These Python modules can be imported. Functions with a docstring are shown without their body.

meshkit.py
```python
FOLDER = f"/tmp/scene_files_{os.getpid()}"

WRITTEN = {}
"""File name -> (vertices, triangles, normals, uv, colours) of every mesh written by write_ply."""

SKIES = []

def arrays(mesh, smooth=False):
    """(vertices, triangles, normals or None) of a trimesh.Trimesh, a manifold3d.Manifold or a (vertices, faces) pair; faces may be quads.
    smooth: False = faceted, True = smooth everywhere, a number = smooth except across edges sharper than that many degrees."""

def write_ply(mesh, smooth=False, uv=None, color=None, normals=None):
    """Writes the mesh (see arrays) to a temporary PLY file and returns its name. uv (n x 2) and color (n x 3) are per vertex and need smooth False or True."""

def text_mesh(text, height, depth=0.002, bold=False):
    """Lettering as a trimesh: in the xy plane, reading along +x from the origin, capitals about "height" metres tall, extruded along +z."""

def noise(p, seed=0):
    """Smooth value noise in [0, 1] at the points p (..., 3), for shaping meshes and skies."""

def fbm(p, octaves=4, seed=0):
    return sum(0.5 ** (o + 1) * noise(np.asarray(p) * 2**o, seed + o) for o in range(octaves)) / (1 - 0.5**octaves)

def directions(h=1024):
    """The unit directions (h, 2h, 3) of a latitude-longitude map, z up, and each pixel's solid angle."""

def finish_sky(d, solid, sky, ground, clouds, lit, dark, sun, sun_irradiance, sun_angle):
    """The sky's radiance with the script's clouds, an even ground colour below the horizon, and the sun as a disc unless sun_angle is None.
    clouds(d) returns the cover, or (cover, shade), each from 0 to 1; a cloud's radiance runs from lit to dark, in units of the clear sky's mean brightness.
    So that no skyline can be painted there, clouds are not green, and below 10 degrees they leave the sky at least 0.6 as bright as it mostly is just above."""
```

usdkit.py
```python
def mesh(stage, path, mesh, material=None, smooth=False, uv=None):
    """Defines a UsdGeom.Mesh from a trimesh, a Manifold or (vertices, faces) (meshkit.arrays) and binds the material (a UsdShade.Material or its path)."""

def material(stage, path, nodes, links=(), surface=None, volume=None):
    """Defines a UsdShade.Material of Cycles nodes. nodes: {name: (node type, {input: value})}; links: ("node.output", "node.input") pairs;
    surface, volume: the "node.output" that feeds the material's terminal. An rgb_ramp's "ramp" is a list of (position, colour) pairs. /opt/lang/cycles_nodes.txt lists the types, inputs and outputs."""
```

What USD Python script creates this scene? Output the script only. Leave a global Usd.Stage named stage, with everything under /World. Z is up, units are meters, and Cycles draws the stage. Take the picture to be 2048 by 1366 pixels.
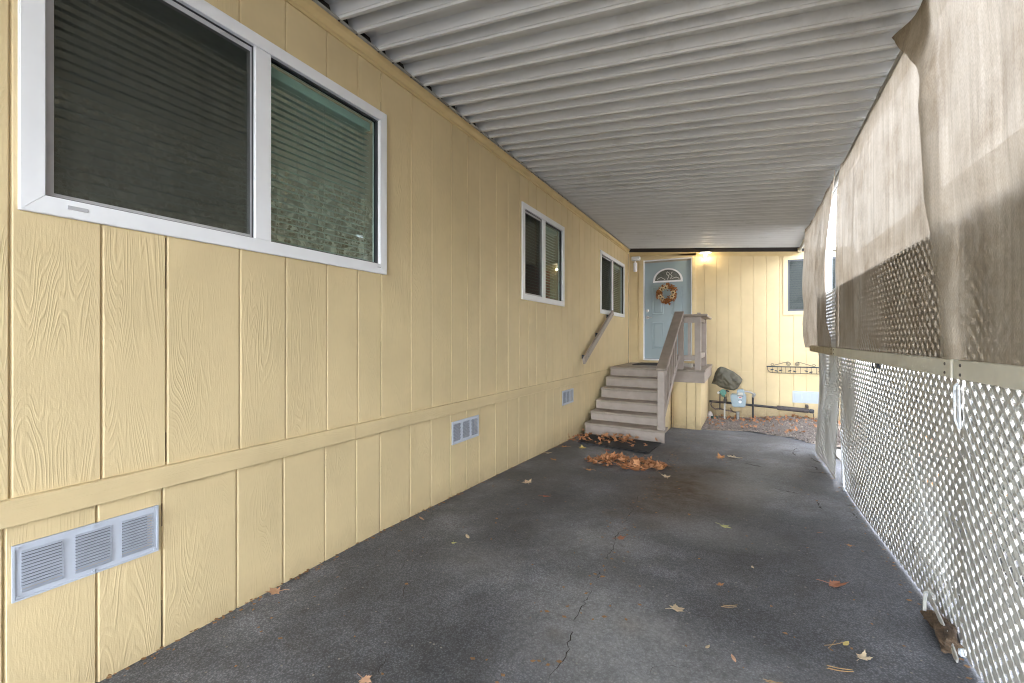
import math, random
import numpy as np
import trimesh
import usdkit, meshkit
from scipy.spatial import Delaunay
from shapely.geometry import Polygon, LineString, Point, box as sbox
from shapely import affinity
from pxr import Usd, UsdGeom, UsdLux, UsdShade, Sdf, Gf, Vt

stage = Usd.Stage.CreateInMemory()
UsdGeom.SetStageUpAxis(stage, UsdGeom.Tokens.z)
UsdGeom.SetStageMetersPerUnit(stage, 1.0)
UsdGeom.Xform.Define(stage, '/World')
UsdGeom.Scope.Define(stage, '/World/Looks')

# ------------------------------------------------------------------ camera, sky, sun, exposure
EXPOSURE = 4.75
YAW = math.atan(462.0 / 930.0)
cam = UsdGeom.Camera.Define(stage, '/World/camera')
cam.CreateHorizontalApertureAttr(36.0)
cam.CreateVerticalApertureAttr(36.0 * 683 / 1024)
cam.CreateFocalLengthAttr(36.0 * 930 / 2048)
cam.CreateVerticalApertureOffsetAttr(-6.0 * 36 / 2048)
cam.CreateClippingRangeAttr(Gf.Vec2f(0.05, 2000))
cam.CreateExposureAttr(EXPOSURE)
cam.AddTranslateOp().Set(Gf.Vec3d(2.05, 0, 1.22))
cam.AddRotateZOp().Set(math.degrees(YAW))
cam.AddRotateXOp().Set(90.0)

SUN_EL, SUN_AZ = math.radians(46), math.radians(-40)      # azimuth clockwise from +y
SUN = np.array([math.cos(SUN_EL) * math.sin(SUN_AZ), math.cos(SUN_EL) * math.cos(SUN_AZ), math.sin(SUN_EL)])
sky = UsdLux.DomeLight.Define(stage, '/World/sky')
skym = usdkit.material(stage, '/World/Looks/sky', {
    's': ('sky_texture', {'sky_type': 'single_scattering', 'sun_disc': False, 'sun_elevation': SUN_EL, 'sun_rotation': SUN_AZ}),
    'tc': ('texture_coordinate', {}), 'n': ('noise_texture', {'scale': 2.2, 'detail': 7, 'roughness': .6}),
    'cr': ('map_range', {'from_min': .38, 'from_max': .62, 'to_min': .45, 'to_max': .95, 'clamp': True}),
    'v': ('hsv', {'saturation': .12, 'value': 1.25}), 'm': ('mix_color', {'use_clamp': False}),
    'b': ('background_shader', {'strength': 0.12})},
    [('tc.generated', 'n.vector'), ('n.fac', 'cr.value'), ('s.color', 'v.color'), ('s.color', 'm.a'), ('v.color', 'm.b'), ('cr.result', 'm.fac'), ('m.result', 'b.color')], surface='b.background')
UsdShade.MaterialBindingAPI.Apply(sky.GetPrim()).Bind(skym)
sun = UsdLux.DistantLight.Define(stage, '/World/sun')
sun.CreateNormalizeAttr(True)
sun.CreateIntensityAttr(0.13)
sun.CreateAngleAttr(30.0)
sun.CreateColorAttr(Gf.Vec3f(1.0, 0.94, 0.86))
sun.AddTransformOp().Set(Gf.Matrix4d().SetRotate(Gf.Rotation(Gf.Vec3d(0, 0, 1), Gf.Vec3d(*SUN.tolist()))))


# ------------------------------------------------------------------ helpers
def g(x, y):
    """height of the paved ground"""
    t = np.clip((np.asarray(x, float) - 2.0) / .8, 0, 1)
    t = t * t * (3 - 2 * t)
    return -0.0326 * np.clip(np.asarray(y, float) - 2.3, 0, 8.5) * (1 - .35 * t)


_n = {}


def numbered(path):
    k = _n.get(path, 0)
    _n[path] = k + 1
    return path if k == 0 else '%s_%03d' % (path, k)


class T:
    """an Xform: a thing, or a part that has sub-parts"""

    def __init__(s, name, loc=(0, 0, 0), parent=None, label=None, cat=None, group=None, kind=None):
        s.loc = np.array(loc, float)
        base = parent.path if parent else '/World'
        s.path = numbered(base + '/' + name)
        x = UsdGeom.Xform.Define(stage, s.path)
        off = s.loc - (parent.loc if parent else 0)
        x.AddTranslateOp().Set(Gf.Vec3d(*off.tolist()))
        s.prim = x.GetPrim()
        tag(s.prim, label, cat, group, kind)


def tag(prim, label=None, cat=None, group=None, kind=None):
    for k, v in (('label', label), ('category', cat), ('group', group), ('kind', kind)):
        if v:
            prim.SetCustomDataByKey(k, v)


class MB:
    """collects pieces in world coordinates, then becomes ONE mesh"""

    def __init__(s):
        s.v, s.f, s.n = [], [], 0

    def add(s, v, f):
        v = np.asarray(v, float)
        f = np.asarray(f, int)
        if f.shape[1] == 4:
            f = np.vstack([f[:, [0, 1, 2]], f[:, [0, 2, 3]]])
        s.v.append(v)
        s.f.append(f + s.n)
        s.n += len(v)
        return s

    def tri(s, m):
        return s.add(m.vertices, m.faces)

    def box(s, x0, x1, y0, y1, z0, z1):
        v = [(x, y, z) for x in (x0, x1) for y in (y0, y1) for z in (z0, z1)]
        f = [(0, 1, 3, 2), (4, 6, 7, 5), (0, 4, 5, 1), (2, 3, 7, 6), (0, 2, 6, 4), (1, 5, 7, 3)]
        return s.add(v, f)

    def cham(s, x0, x1, y0, y1, z0, z1, c=.003):
        """box with chamfered edges"""
        lo, hi = np.array([x0, y0, z0], float), np.array([x1, y1, z1], float)
        c = min(c, (hi - lo).min() * .3)
        p = []
        for sx in (0, 1):
            for sy in (0, 1):
                for sz in (0, 1):
                    q = np.where([sx, sy, sz], hi, lo)
                    d = np.where([sx, sy, sz], -c, c)
                    for k in range(3):
                        e = d.copy()
                        e[k] = 0
                        p.append(q + e)
        return s.tri(trimesh.convex.convex_hull(np.array(p)))

    def bar(s, p0, p1, w, h, up=(0, 0, 1), c=.003):
        """beam from p0 to p1 (centre line): w sideways, h along up"""
        p0, p1 = np.array(p0, float), np.array(p1, float)
        d = p1 - p0
        L = np.linalg.norm(d)
        d /= L
        sd = np.cross(d, up)
        sd /= np.linalg.norm(sd)
        u = np.cross(sd, d)
        m = MB().cham(0, L, -w / 2, w / 2, -h / 2, h / 2, c)
        v, f = m.arr()
        return s.add(p0 + v[:, :1] * d - v[:, 1:2] * sd + v[:, 2:] * u, f)

    def tube(s, pts, r, n=8, cap=True):
        pts = np.array(pts, float)
        r = np.broadcast_to(np.asarray(r, float), len(pts))
        t = np.gradient(pts, axis=0)
        t /= np.linalg.norm(t, axis=1, keepdims=True) + 1e-12
        a = np.array([0, 0, 1.]) if abs(t[0][2]) < .9 else np.array([1., 0, 0])
        V = []
        for p, d, rr in zip(pts, t, r):
            b = np.cross(d, a)
            b /= np.linalg.norm(b)
            a = np.cross(b, d)
            th = np.linspace(0, 2 * np.pi, n, endpoint=False)
            V.append(p + rr * (np.cos(th)[:, None] * b + np.sin(th)[:, None] * a))
        V = np.vstack(V)
        F = []
        for i in range(len(pts) - 1):
            for k in range(n):
                F.append((i * n + k, i * n + (k + 1) % n, (i + 1) * n + (k + 1) % n, (i + 1) * n + k))
        s.add(V, F)
        if cap:
            for base in (0, (len(pts) - 1) * n):
                s.add(V[base:base + n], [(0, k, k + 1) for k in range(1, n - 1)])
        return s

    def lathe(s, prof, c, n=16, axis='z'):
        """prof: (radius, height) pairs"""
        th = np.linspace(0, 2 * np.pi, n, endpoint=False)
        V = np.array([(r * np.cos(a), r * np.sin(a), h) for r, h in prof for a in th])
        if axis == 'y':
            V = V[:, [0, 2, 1]] * [1, -1, 1]
        F = [(i * n + k, i * n + (k + 1) % n, (i + 1) * n + (k + 1) % n, (i + 1) * n + k) for i in range(len(prof) - 1) for k in range(n)]
        return s.add(V + np.array(c, float), F)

    def prism(s, poly, d0, d1, plane):
        """polygon extruded: plane 'yz' -> x d0..d1, 'xz' -> y d0..d1, 'xy' -> z d0..d1"""
        polys = getattr(poly, 'geoms', [poly])
        for q in polys:
            if q.is_empty or q.area < 1e-8:
                continue
            m = trimesh.creation.extrude_polygon(q, d1 - d0, engine='earcut')
            v = np.array(m.vertices)
            v[:, 2] += d0
            v = {'yz': v[:, [2, 0, 1]], 'xz': v[:, [0, 2, 1]], 'xy': v}[plane]
            s.add(v, m.faces if plane != 'xz' else m.faces[:, ::-1])
        return s

    def arr(s):
        return np.vstack(s.v), np.vstack(s.f)

    def build(s, name, mat, parent=None, smooth=False, **k):
        v, f = s.arr()
        if parent is not None:
            path = numbered(parent.path + '/' + name)
            m = usdkit.mesh(stage, path, (v - parent.loc, f), M[mat], smooth)
        else:
            loc = np.array([v[:, 0].mean(), v[:, 1].mean(), v[:, 2].min()])
            path = numbered('/World/' + name)
            m = usdkit.mesh(stage, path, (v - loc, f), M[mat], smooth)
            UsdGeom.Xformable(m).AddTranslateOp().Set(Gf.Vec3d(*loc.tolist()))
        tag(m.GetPrim(), k.get('label'), k.get('cat'), k.get('group'), k.get('kind'))
        return m


# ------------------------------------------------------------------ materials
M = {}


def mat(name, nodes, links, surface='p.BSDF'):
    M[name] = usdkit.material(stage, '/World/Looks/' + name, nodes, links, surface=surface)


def plain(name, col, rough=.5, vary=.12, scale=9, bump=.0, bscale=60, metal=0., spec=.5, dirt=None, dirt_amt=.5):
    """a paint or plastic with blotches, optional dirt and fine relief"""
    c = np.array(col, float)
    nodes = {'t': ('texture_coordinate', {}), 'n': ('noise_texture', {'scale': scale, 'detail': 5, 'roughness': .6}),
             'r': ('rgb_ramp', {'ramp': [(.3, tuple(c * (1 - vary))), (.7, tuple(np.minimum(c * (1 + vary), .95)))]}),
             'p': ('principled_bsdf', {'roughness': rough, 'metallic': metal, 'specular_ior_level': spec})}
    links = [('t.object', 'n.vector'), ('n.fac', 'r.fac')]
    out = 'r.color'
    if dirt:
        nodes |= {'n2': ('noise_texture', {'scale': scale * .6, 'detail': 8, 'roughness': .75}),
                  'm2': ('map_range', {'from_min': .55, 'from_max': .75, 'to_min': 0, 'to_max': dirt_amt, 'clamp': True}),
                  'x2': ('mix_color', {'b': dirt})}
        links += [('t.object', 'n2.vector'), ('n2.fac', 'm2.value'), ('m2.result', 'x2.fac'), (out, 'x2.a')]
        out = 'x2.result'
    links.append((out, 'p.base_color'))
    if bump:
        nodes |= {'n3': ('noise_texture', {'scale': bscale, 'detail': 4}), 'bp': ('bump', {'strength': bump, 'distance': .004})}
        links += [('t.object', 'n3.vector'), ('n3.fac', 'bp.height'), ('bp.normal', 'p.normal')]
    mat(name, nodes, links)


def siding(name, col, axis, grain=1.0, vertical=True):
    """painted wood-grain board: raised cathedral grain lines, fine stipple, grime near the ground"""
    c = np.array(col, float)
    s = {'y': (0, 7.5, .85), 'x': (7.5, 0, .85)}[axis]
    if not vertical:
        s = {'y': (0, .7, 16), 'x': (.7, 0, 16)}[axis]
    fine = {'y': (1, 170, 22), 'x': (170, 1, 22)}[axis] if vertical else (16, 16, 200)
    nodes = {
        'ge': ('geometry', {}), 'oi': ('object_info', {}),
        'wm': ('math', {'math_type': 'multiply', 'value2': 37.0}),
        'mp': ('mapping', {'scale': s}),
        'n': ('noise_texture', {'dimensions': '4D', 'scale': 1.0, 'detail': 1.6, 'roughness': .5, 'distortion': .35}),
        'k': ('math', {'math_type': 'multiply', 'value2': 300.0}),
        'si': ('math', {'math_type': 'sine'}),
        'mr': ('map_range', {'from_min': .25, 'from_max': 1., 'clamp': True}),
        'mk': ('noise_texture', {'dimensions': '4D', 'scale': 2.1, 'detail': 2}),
        'mkr': ('map_range', {'from_min': .4, 'from_max': .62, 'clamp': True}),
        'h1': ('math', {'math_type': 'multiply'}),
        'mf': ('mapping', {'scale': fine}),
        'nf': ('noise_texture', {'scale': 1.0, 'detail': 3, 'roughness': .6}),
        'h2': ('math', {'math_type': 'multiply_add', 'value2': 1.0}),
        'ns': ('noise_texture', {'scale': 230.0, 'detail': 2}),
        'h3': ('math', {'math_type': 'multiply_add', 'value2': .3}),
        'bp': ('bump', {'strength': .40 * grain, 'distance': .0016}),
        'nc': ('noise_texture', {'scale': 1.7, 'detail': 6, 'roughness': .65}),
        'r': ('rgb_ramp', {'ramp': [(.3, tuple(c * .89)), (.7, tuple(c * 1.05))]}),
        'sx': ('separate_xyz', {}),
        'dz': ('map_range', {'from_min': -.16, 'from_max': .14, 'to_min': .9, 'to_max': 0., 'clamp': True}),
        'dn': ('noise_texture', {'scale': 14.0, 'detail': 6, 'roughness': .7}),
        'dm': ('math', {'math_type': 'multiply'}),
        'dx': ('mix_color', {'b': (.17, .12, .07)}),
        'p': ('principled_bsdf', {'roughness': .55, 'specular_ior_level': .35})}
    links = [('oi.random', 'wm.value1'), ('wm.value', 'n.w'), ('wm.value', 'mk.w'), ('ge.position', 'mp.vector'), ('mp.vector', 'n.vector'),
             ('n.fac', 'k.value1'), ('k.value', 'si.value1'), ('si.value', 'mr.value'), ('ge.position', 'mk.vector'), ('mk.fac', 'mkr.value'),
             ('mr.result', 'h1.value1'), ('mkr.result', 'h1.value2'), ('ge.position', 'mf.vector'), ('mf.vector', 'nf.vector'),
             ('nf.fac', 'h2.value1'), ('h1.value', 'h2.value3'), ('ge.position', 'ns.vector'), ('ns.fac', 'h3.value1'), ('h2.value', 'h3.value3'),
             ('h3.value', 'bp.height'), ('bp.normal', 'p.normal'), ('ge.position', 'nc.vector'), ('nc.fac', 'r.fac'),
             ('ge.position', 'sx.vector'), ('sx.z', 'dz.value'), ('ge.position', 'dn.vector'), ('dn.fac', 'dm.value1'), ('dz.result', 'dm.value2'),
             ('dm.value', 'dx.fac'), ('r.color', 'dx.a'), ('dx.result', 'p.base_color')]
    mat(name, nodes, links)


YEL = (.63, .505, .295)
siding('siding_left', YEL, 'y')
siding('siding_back', YEL, 'x', .7)
siding('siding_band', YEL, 'y', 1.0, False)
plain('yellow_trim', YEL, .5, .06, 4, .15, 120)
plain('yellow_molding', (.58, .44, .22), .5, .08, 4, .1, 120, dirt=(.3, .2, .08), dirt_amt=.25)
plain('white_vinyl', (.74, .75, .78), .35, .03, 5)
plain('grey_track', (.42, .42, .44), .4, .08, 12)
plain('dark_gasket', (.02, .02, .025), .5)
plain('pan_paint', (.61, .612, .61), .42, .05, 2.2, dirt=(.24, .22, .18), dirt_amt=.38)
plain('channel_grey', (.33, .33, .31), .5, .1, 6)
plain('dark_gap', (.025, .02, .017), .8)
plain('step_paint', (.31, .262, .232), .5, .1, 8, .25, 40, dirt=(.17, .13, .1), dirt_amt=.35)
plain('tread_paint', (.255, .212, .178), .55, .14, 8, .35, 40, dirt=(.13, .1, .075), dirt_amt=.6)
plain('door_blue', (.27, .345, .38), .38, .03, 3, .05, 90)
plain('silver', (.6, .58, .54), .3, .05, metal=1.)
plain('vent_metal', (.46, .50, .58), .42, .04, 8)
plain('vent_back', (.46, .52, .58), .45, .04, 8)
plain('dark_hollow', (.012, .012, .016), .9)
plain('lattice_vinyl', (.44, .43, .405), .45, .06, 3, dirt=(.3, .27, .2), dirt_amt=.35)
plain('rail_paint', (.60, .575, .49), .5, .08, 4, .15, 50, dirt=(.25, .2, .12), dirt_amt=.4)
plain('rail_stained', (.40, .34, .22), .6, .15, 20, .3, 60, dirt=(.2, .14, .07), dirt_amt=.6)
plain('post_white', (.72, .75, .79), .4, .05, 4)
plain('rust_screw', (.06, .05, .045), .6)
plain('rubber_mat', (.018, .018, .02), .85, .3, 30, .8, 160)
plain('black_iron', (.025, .028, .035), .45)
plain('meter_paint', (.27, .35, .40), .45, .08, 10, dirt=(.2, .18, .14), dirt_amt=.3)
plain('meter_green', (.06, .21, .17), .45, .15, 15)
plain('meter_glass', (.55, .55, .50), .2)
plain('meter_red', (.45, .06, .05), .5)
plain('label_white', (.7, .71, .72), .6)
plain('galv', (.36, .36, .35), .5, .2, 30, metal=.4)
plain('rust_pipe', (.16, .12, .10), .75, .35, 25)
plain('black_pipe', (.03, .028, .028), .55, .2, 12)
plain('foam_sleeve', (.075, .062, .06), .8, .2, 25, .3, 120)
plain('grey_pole', (.45, .44, .40), .6, .15, 14)
plain('cover_fabric', (.10, .093, .068), .75, .2, 14, .3, 130)
plain('plastic_scrap', (.55, .50, .48), .5, .1)
plain('green_hose', (.03, .09, .08), .5)
plain('bronze_frame', (.045, .05, .06), .4)
plain('grey_box', (.36, .33, .30), .6)
plain('rotten_wood', (.10, .065, .04), .9, .6, 26, 1.0, 60, dirt=(.03, .022, .015), dirt_amt=.8)
plain('concrete', (.40, .39, .37), .85, .12, 3, .3, 90, dirt=(.25, .22, .18), dirt_amt=.5)
plain('soil', (.20, .165, .12), .95, .25, 2.5, .5, 30)
plain('gravel_dust', (.33, .28, .235), .95, .25, 9, .4, 60)
plain('neighbor_paint', (.66, .66, .66), .6, .04, 2)
plain('neighbor_skirt', (.55, .55, .56), .6, .05, 2)
plain('roof_shingle', (.12, .11, .10), .9, .2, 6)
plain('asphalt_edge', (.040, .034, .029), .95, .3, 30)
plain('concrete_foot', (.33, .30, .26), .9, .2, 12, .4, 50)
plain('needle', (.36, .23, .10), .7, .2)
plain('bulb_base', (.5, .5, .5), .4)
plain('pink_reflection', (.42, .16, .17), .9, .2, 20)  # pink of a pane reflection, put on a sheet behind the glass
plain('cord', (.38, .42, .39), .7)
plain('slat_green', (.50, .57, .545), .45, .04)
plain('slat_light', (.50, .50, .46), .45, .04)
plain('slat_dark', (.05, .06, .07), .5, .05)
plain('seam_dark', (.07, .045, .03), .9, .3, 30)
plain('interior_paint', (.30, .27, .22), .8, .1, 2)
plain('caming', (.62, .62, .58), .35)
plain('fan_glass', (.10, .105, .095), .15, .3, 30, .6, 60)
plain('wreath_twig', (.09, .055, .03), .9)
plain('wreath_cream', (.62, .50, .30), .8, .2, 40)
plain('wreath_dark', (.03, .018, .014), .8)


def emit(name, col, s):
    mat(name, {'e': ('emission', {'color': col, 'strength': s})}, [], 'e.emission')


emit('lamp_glow', (1.0, .86, .6), .25)


def pane(name, tint, gloss_rough=.0, base_spec=1.0):
    mat(name, {'f': ('layer_weight', {'blend': .5}), 'pw': ('math', {'math_type': 'power', 'value2': 5.0}), 'ad': ('math', {'math_type': 'multiply_add', 'value2': .40, 'value3': .014}),
               't': ('transparent_bsdf', {'color': tint}),
               'gl': ('glossy_bsdf', {'color': (.9, .9, .9), 'roughness': gloss_rough}), 'm': ('mix_closure', {})},
        [('f.facing', 'pw.value1'), ('pw.value', 'ad.value1'), ('ad.value', 'm.fac'), ('t.BSDF', 'm.closure1'), ('gl.BSDF', 'm.closure2')], 'm.closure')


pane('pane_green', (.79, .87, .845))
pane('pane_clear', (.80, .85, .82))
pane('lamp_glass', (.93, .93, .9), .05)
mat('screen_mesh', {'t': ('transparent_bsdf', {'color': (1, 1, 1)}), 'd': ('diffuse_bsdf', {'color': (.045, .050, .047)}), 'm': ('mix_closure', {'fac': .42})},
    [('t.BSDF', 'm.closure1'), ('d.BSDF', 'm.closure2')], 'm.closure')

# lace curtain: loops and leaves of an openwork pattern
mat('lace', {
    'ge': ('geometry', {}), 'mp': ('mapping', {'scale': (0, 1, 1.0)}),
    'v': ('voronoi_texture', {'feature': 'distance_to_edge', 'scale': 9.0, 'randomness': .75}),
    'vr': ('map_range', {'from_min': .03, 'from_max': .10, 'to_min': 0., 'to_max': 1., 'clamp': True}),
    'v2': ('voronoi_texture', {'feature': 'f1', 'scale': 46.0, 'randomness': .5}),
    'v2r': ('map_range', {'from_min': .34, 'from_max': .42, 'to_min': 1., 'to_max': .0, 'clamp': True}),
    'dots': ('math', {'math_type': 'multiply'}),
    'ring': ('map_range', {'from_min': .10, 'from_max': .16, 'to_min': 1., 'to_max': 0., 'clamp': True}),
    'dd': ('math', {'math_type': 'multiply'}),
    'n': ('noise_texture', {'scale': 17.0, 'detail': 2, 'distortion': 1.6}),
    'r': ('rgb_ramp', {'ramp': [(.38, (.15, .148, .145)), (.5, (.27, .265, .255)), (.62, (.50, .495, .48))]}),
    'sx': ('separate_xyz', {}), 'zz': ('map_range', {'from_min': 2.16, 'from_max': 2.10, 'to_min': 0., 'to_max': 1., 'clamp': True}),
    'mx': ('mix_color', {'a': (.25, .24, .225)}),
    'hole': ('math', {'math_type': 'multiply'}),
    'd': ('diffuse_bsdf', {}), 'tl': ('translucent_bsdf', {'color': (.2, .19, .17)}), 'a': ('add_closure', {}),
    't': ('transparent_bsdf', {'color': (1, 1, 1)}), 'm': ('mix_closure', {})},
    [('ge.position', 'mp.vector'), ('mp.vector', 'v.vector'), ('v.distance', 'vr.value'), ('mp.vector', 'v2.vector'), ('v2.distance', 'v2r.value'),
     ('v.distance', 'ring.value'), ('v2r.result', 'dots.value1'), ('ring.result', 'dots.value2'), ('dots.value', 'hole.value1'), ('zz.result', 'hole.value2'),
     ('mp.vector', 'n.vector'), ('n.fac', 'r.fac'), ('ge.position', 'sx.vector'), ('sx.z', 'zz.value'), ('zz.result', 'mx.fac'), ('r.color', 'mx.b'),
     ('mx.result', 'd.color'), ('d.BSDF', 'a.closure1'), ('tl.BSDF', 'a.closure2'), ('a.closure', 'm.closure1'), ('t.BSDF', 'm.closure2'), ('hole.value', 'm.fac')],
    'm.closure')

# shade cloth: knitted weave, streaks down the cloth, partly see-through
mat('shade_cloth', {
    'ge': ('geometry', {}),
    'mp': ('mapping', {'scale': (26, 26, .9)}), 'n': ('noise_texture', {'scale': 1.0, 'detail': 5, 'roughness': .7}),
    'mw': ('mapping', {'scale': (1, 420, 90)}), 'nw': ('noise_texture', {'scale': 1.0, 'detail': 2}),
    'nb': ('noise_texture', {'scale': 2.2, 'detail': 6, 'roughness': .7}),
    'c1': ('rgb_ramp', {'ramp': [(.3, (.32, .274, .215)), (.7, (.435, .38, .305))]}),
    'c2': ('rgb_ramp', {'ramp': [(.36, (.62, .56, .48)), (.55, (1, 1, 1))]}),
    'cm0': ('mix_color', {'blend_type': 'multiply', 'fac': .7}), 'cm': ('mix_color', {'blend_type': 'multiply', 'fac': .8}),
    'c3': ('rgb_ramp', {'ramp': [(.3, (.74, .73, .72)), (.65, (1, 1, 1))]}),
    'tr': ('map_range', {'from_min': .3, 'from_max': .72, 'to_min': .004, 'to_max': .014, 'clamp': True}),
    'tw': ('map_range', {'from_min': .35, 'from_max': .7, 'to_min': .8, 'to_max': 1.2, 'clamp': True}),
    'tm': ('math', {'math_type': 'multiply'}),
    'bp': ('bump', {'strength': .7, 'distance': .002}),
    'd': ('diffuse_bsdf', {}), 'tl': ('translucent_bsdf', {}), 'a': ('mix_closure', {'fac': .33}),
    't': ('transparent_bsdf', {'color': (.95, .88, .79)}), 'm': ('mix_closure', {})},
    [('ge.position', 'mp.vector'), ('mp.vector', 'n.vector'), ('ge.position', 'mw.vector'), ('mw.vector', 'nw.vector'), ('ge.position', 'nb.vector'),
     ('n.fac', 'c1.fac'), ('nb.fac', 'c2.fac'), ('c1.color', 'cm0.a'), ('c2.color', 'cm0.b'), ('cm0.result', 'cm.a'), ('nw.fac', 'c3.fac'), ('c3.color', 'cm.b'), ('cm.result', 'd.color'), ('cm.result', 'tl.color'),
     ('n.fac', 'tr.value'), ('nw.fac', 'tw.value'), ('tr.result', 'tm.value1'), ('tw.result', 'tm.value2'), ('tm.value', 'm.fac'),
     ('nw.fac', 'bp.height'), ('bp.normal', 'd.normal'),
     ('d.BSDF', 'a.closure1'), ('tl.BSDF', 'a.closure2'), ('a.closure', 'm.closure1'), ('t.BSDF', 'm.closure2')], 'm.closure')

# asphalt: sealed dark surface, pale patches, aggregate specks, brown stains with shapes of their own
STAINS = [  # centre x, y, radius x, radius y, strength
    (1.62, 4.25, .46, .80, 1.), (1.35, 4.95, .25, .2, .45), (1.72, 5.0, .30, .18, .6), (1.45, 3.55, .30, .35, .45), (1.63, 1.99, .06, .07, .9), (1.35, 1.79, .06, .05, .6),
    (1.30, 5.7, .3, .4, .4), (1.2, 3.3, .1, .08, .5), (1.5, 3.2, .12, .1, .4)]
nodes = {
    'ge': ('geometry', {}), 'nbig': ('noise_texture', {'scale': 1.1, 'detail': 7, 'roughness': .62}),
    'rbig': ('rgb_ramp', {'ramp': [(.32, (.098, .104, .118)), (.50, (.168, .177, .200)), (.66, (.30, .315, .35))]}),
    'nmid': ('noise_texture', {'scale': 9.0, 'detail': 6, 'roughness': .7}),
    'rmid': ('rgb_ramp', {'ramp': [(.3, (.7, .7, .7)), (.7, (1.25, 1.25, 1.25))]}),
    'mm': ('mix_color', {'blend_type': 'multiply', 'fac': 1.0, 'use_clamp': False}),
    'vs': ('voronoi_texture', {'scale': 130.0}), 'vsr': ('rgb_ramp', {'ramp': [(.0, (1.8, 1.76, 1.7)), (.30, (1, 1, 1)), (.62, (.50, .50, .50))]}),
    'ms': ('mix_color', {'blend_type': 'multiply', 'fac': .8, 'use_clamp': False}),
    'wn': ('voronoi_texture', {'scale': 55.0}), 'wc': ('separate_color', {}),
    'wl': ('math', {'math_type': 'less_than', 'value2': .035}), 'wd': ('math', {'math_type': 'less_than', 'value2': .25}), 'wm': ('math', {'math_type': 'multiply'}),
    'wx': ('mix_color', {'b': (.30, .28, .25)}),
    'nf': ('noise_texture', {'scale': 240.0, 'detail': 3}),
    'nb2': ('noise_texture', {'scale': 28.0, 'detail': 4}),
    'hb': ('math', {'math_type': 'multiply_add', 'value2': 1.5}),
    'bp': ('bump', {'strength': .65, 'distance': .003}),
    'rr': ('map_range', {'from_min': .3, 'from_max': .7, 'to_min': .5, 'to_max': .78, 'clamp': True}),
    'p': ('principled_bsdf', {'specular_ior_level': .45})}
links = [('ge.position', 'nbig.vector'), ('nbig.fac', 'rbig.fac'), ('ge.position', 'nmid.vector'), ('nmid.fac', 'rmid.fac'), ('rbig.color', 'mm.a'), ('rmid.color', 'mm.b'),
         ('ge.position', 'vs.vector'), ('vs.distance', 'vsr.fac'), ('mm.result', 'ms.a'), ('vsr.color', 'ms.b'),
         ('ge.position', 'wn.vector'), ('wn.color', 'wc.color'), ('wc.r', 'wl.value1'), ('wn.distance', 'wd.value1'), ('wl.value', 'wm.value1'), ('wd.value', 'wm.value2'),
         ('wm.value', 'wx.fac'), ('ms.result', 'wx.a'),
         ('ge.position', 'nf.vector'), ('ge.position', 'nb2.vector'), ('nf.fac', 'hb.value1'), ('nb2.fac', 'hb.value3'), ('hb.value', 'bp.height'), ('bp.normal', 'p.normal'),
         ('nmid.fac', 'rr.value'), ('rr.result', 'p.roughness')]
prev = 'wx.result'
nodes['sn'] = ('noise_texture', {'scale': 3.5, 'detail': 6, 'roughness': .7})
nodes['snv'] = ('mix_vector', {'fac': .14, 'use_clamp': False})
links += [('ge.position', 'sn.vector'), ('ge.position', 'snv.a'), ('sn.color', 'snv.b')]
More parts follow.
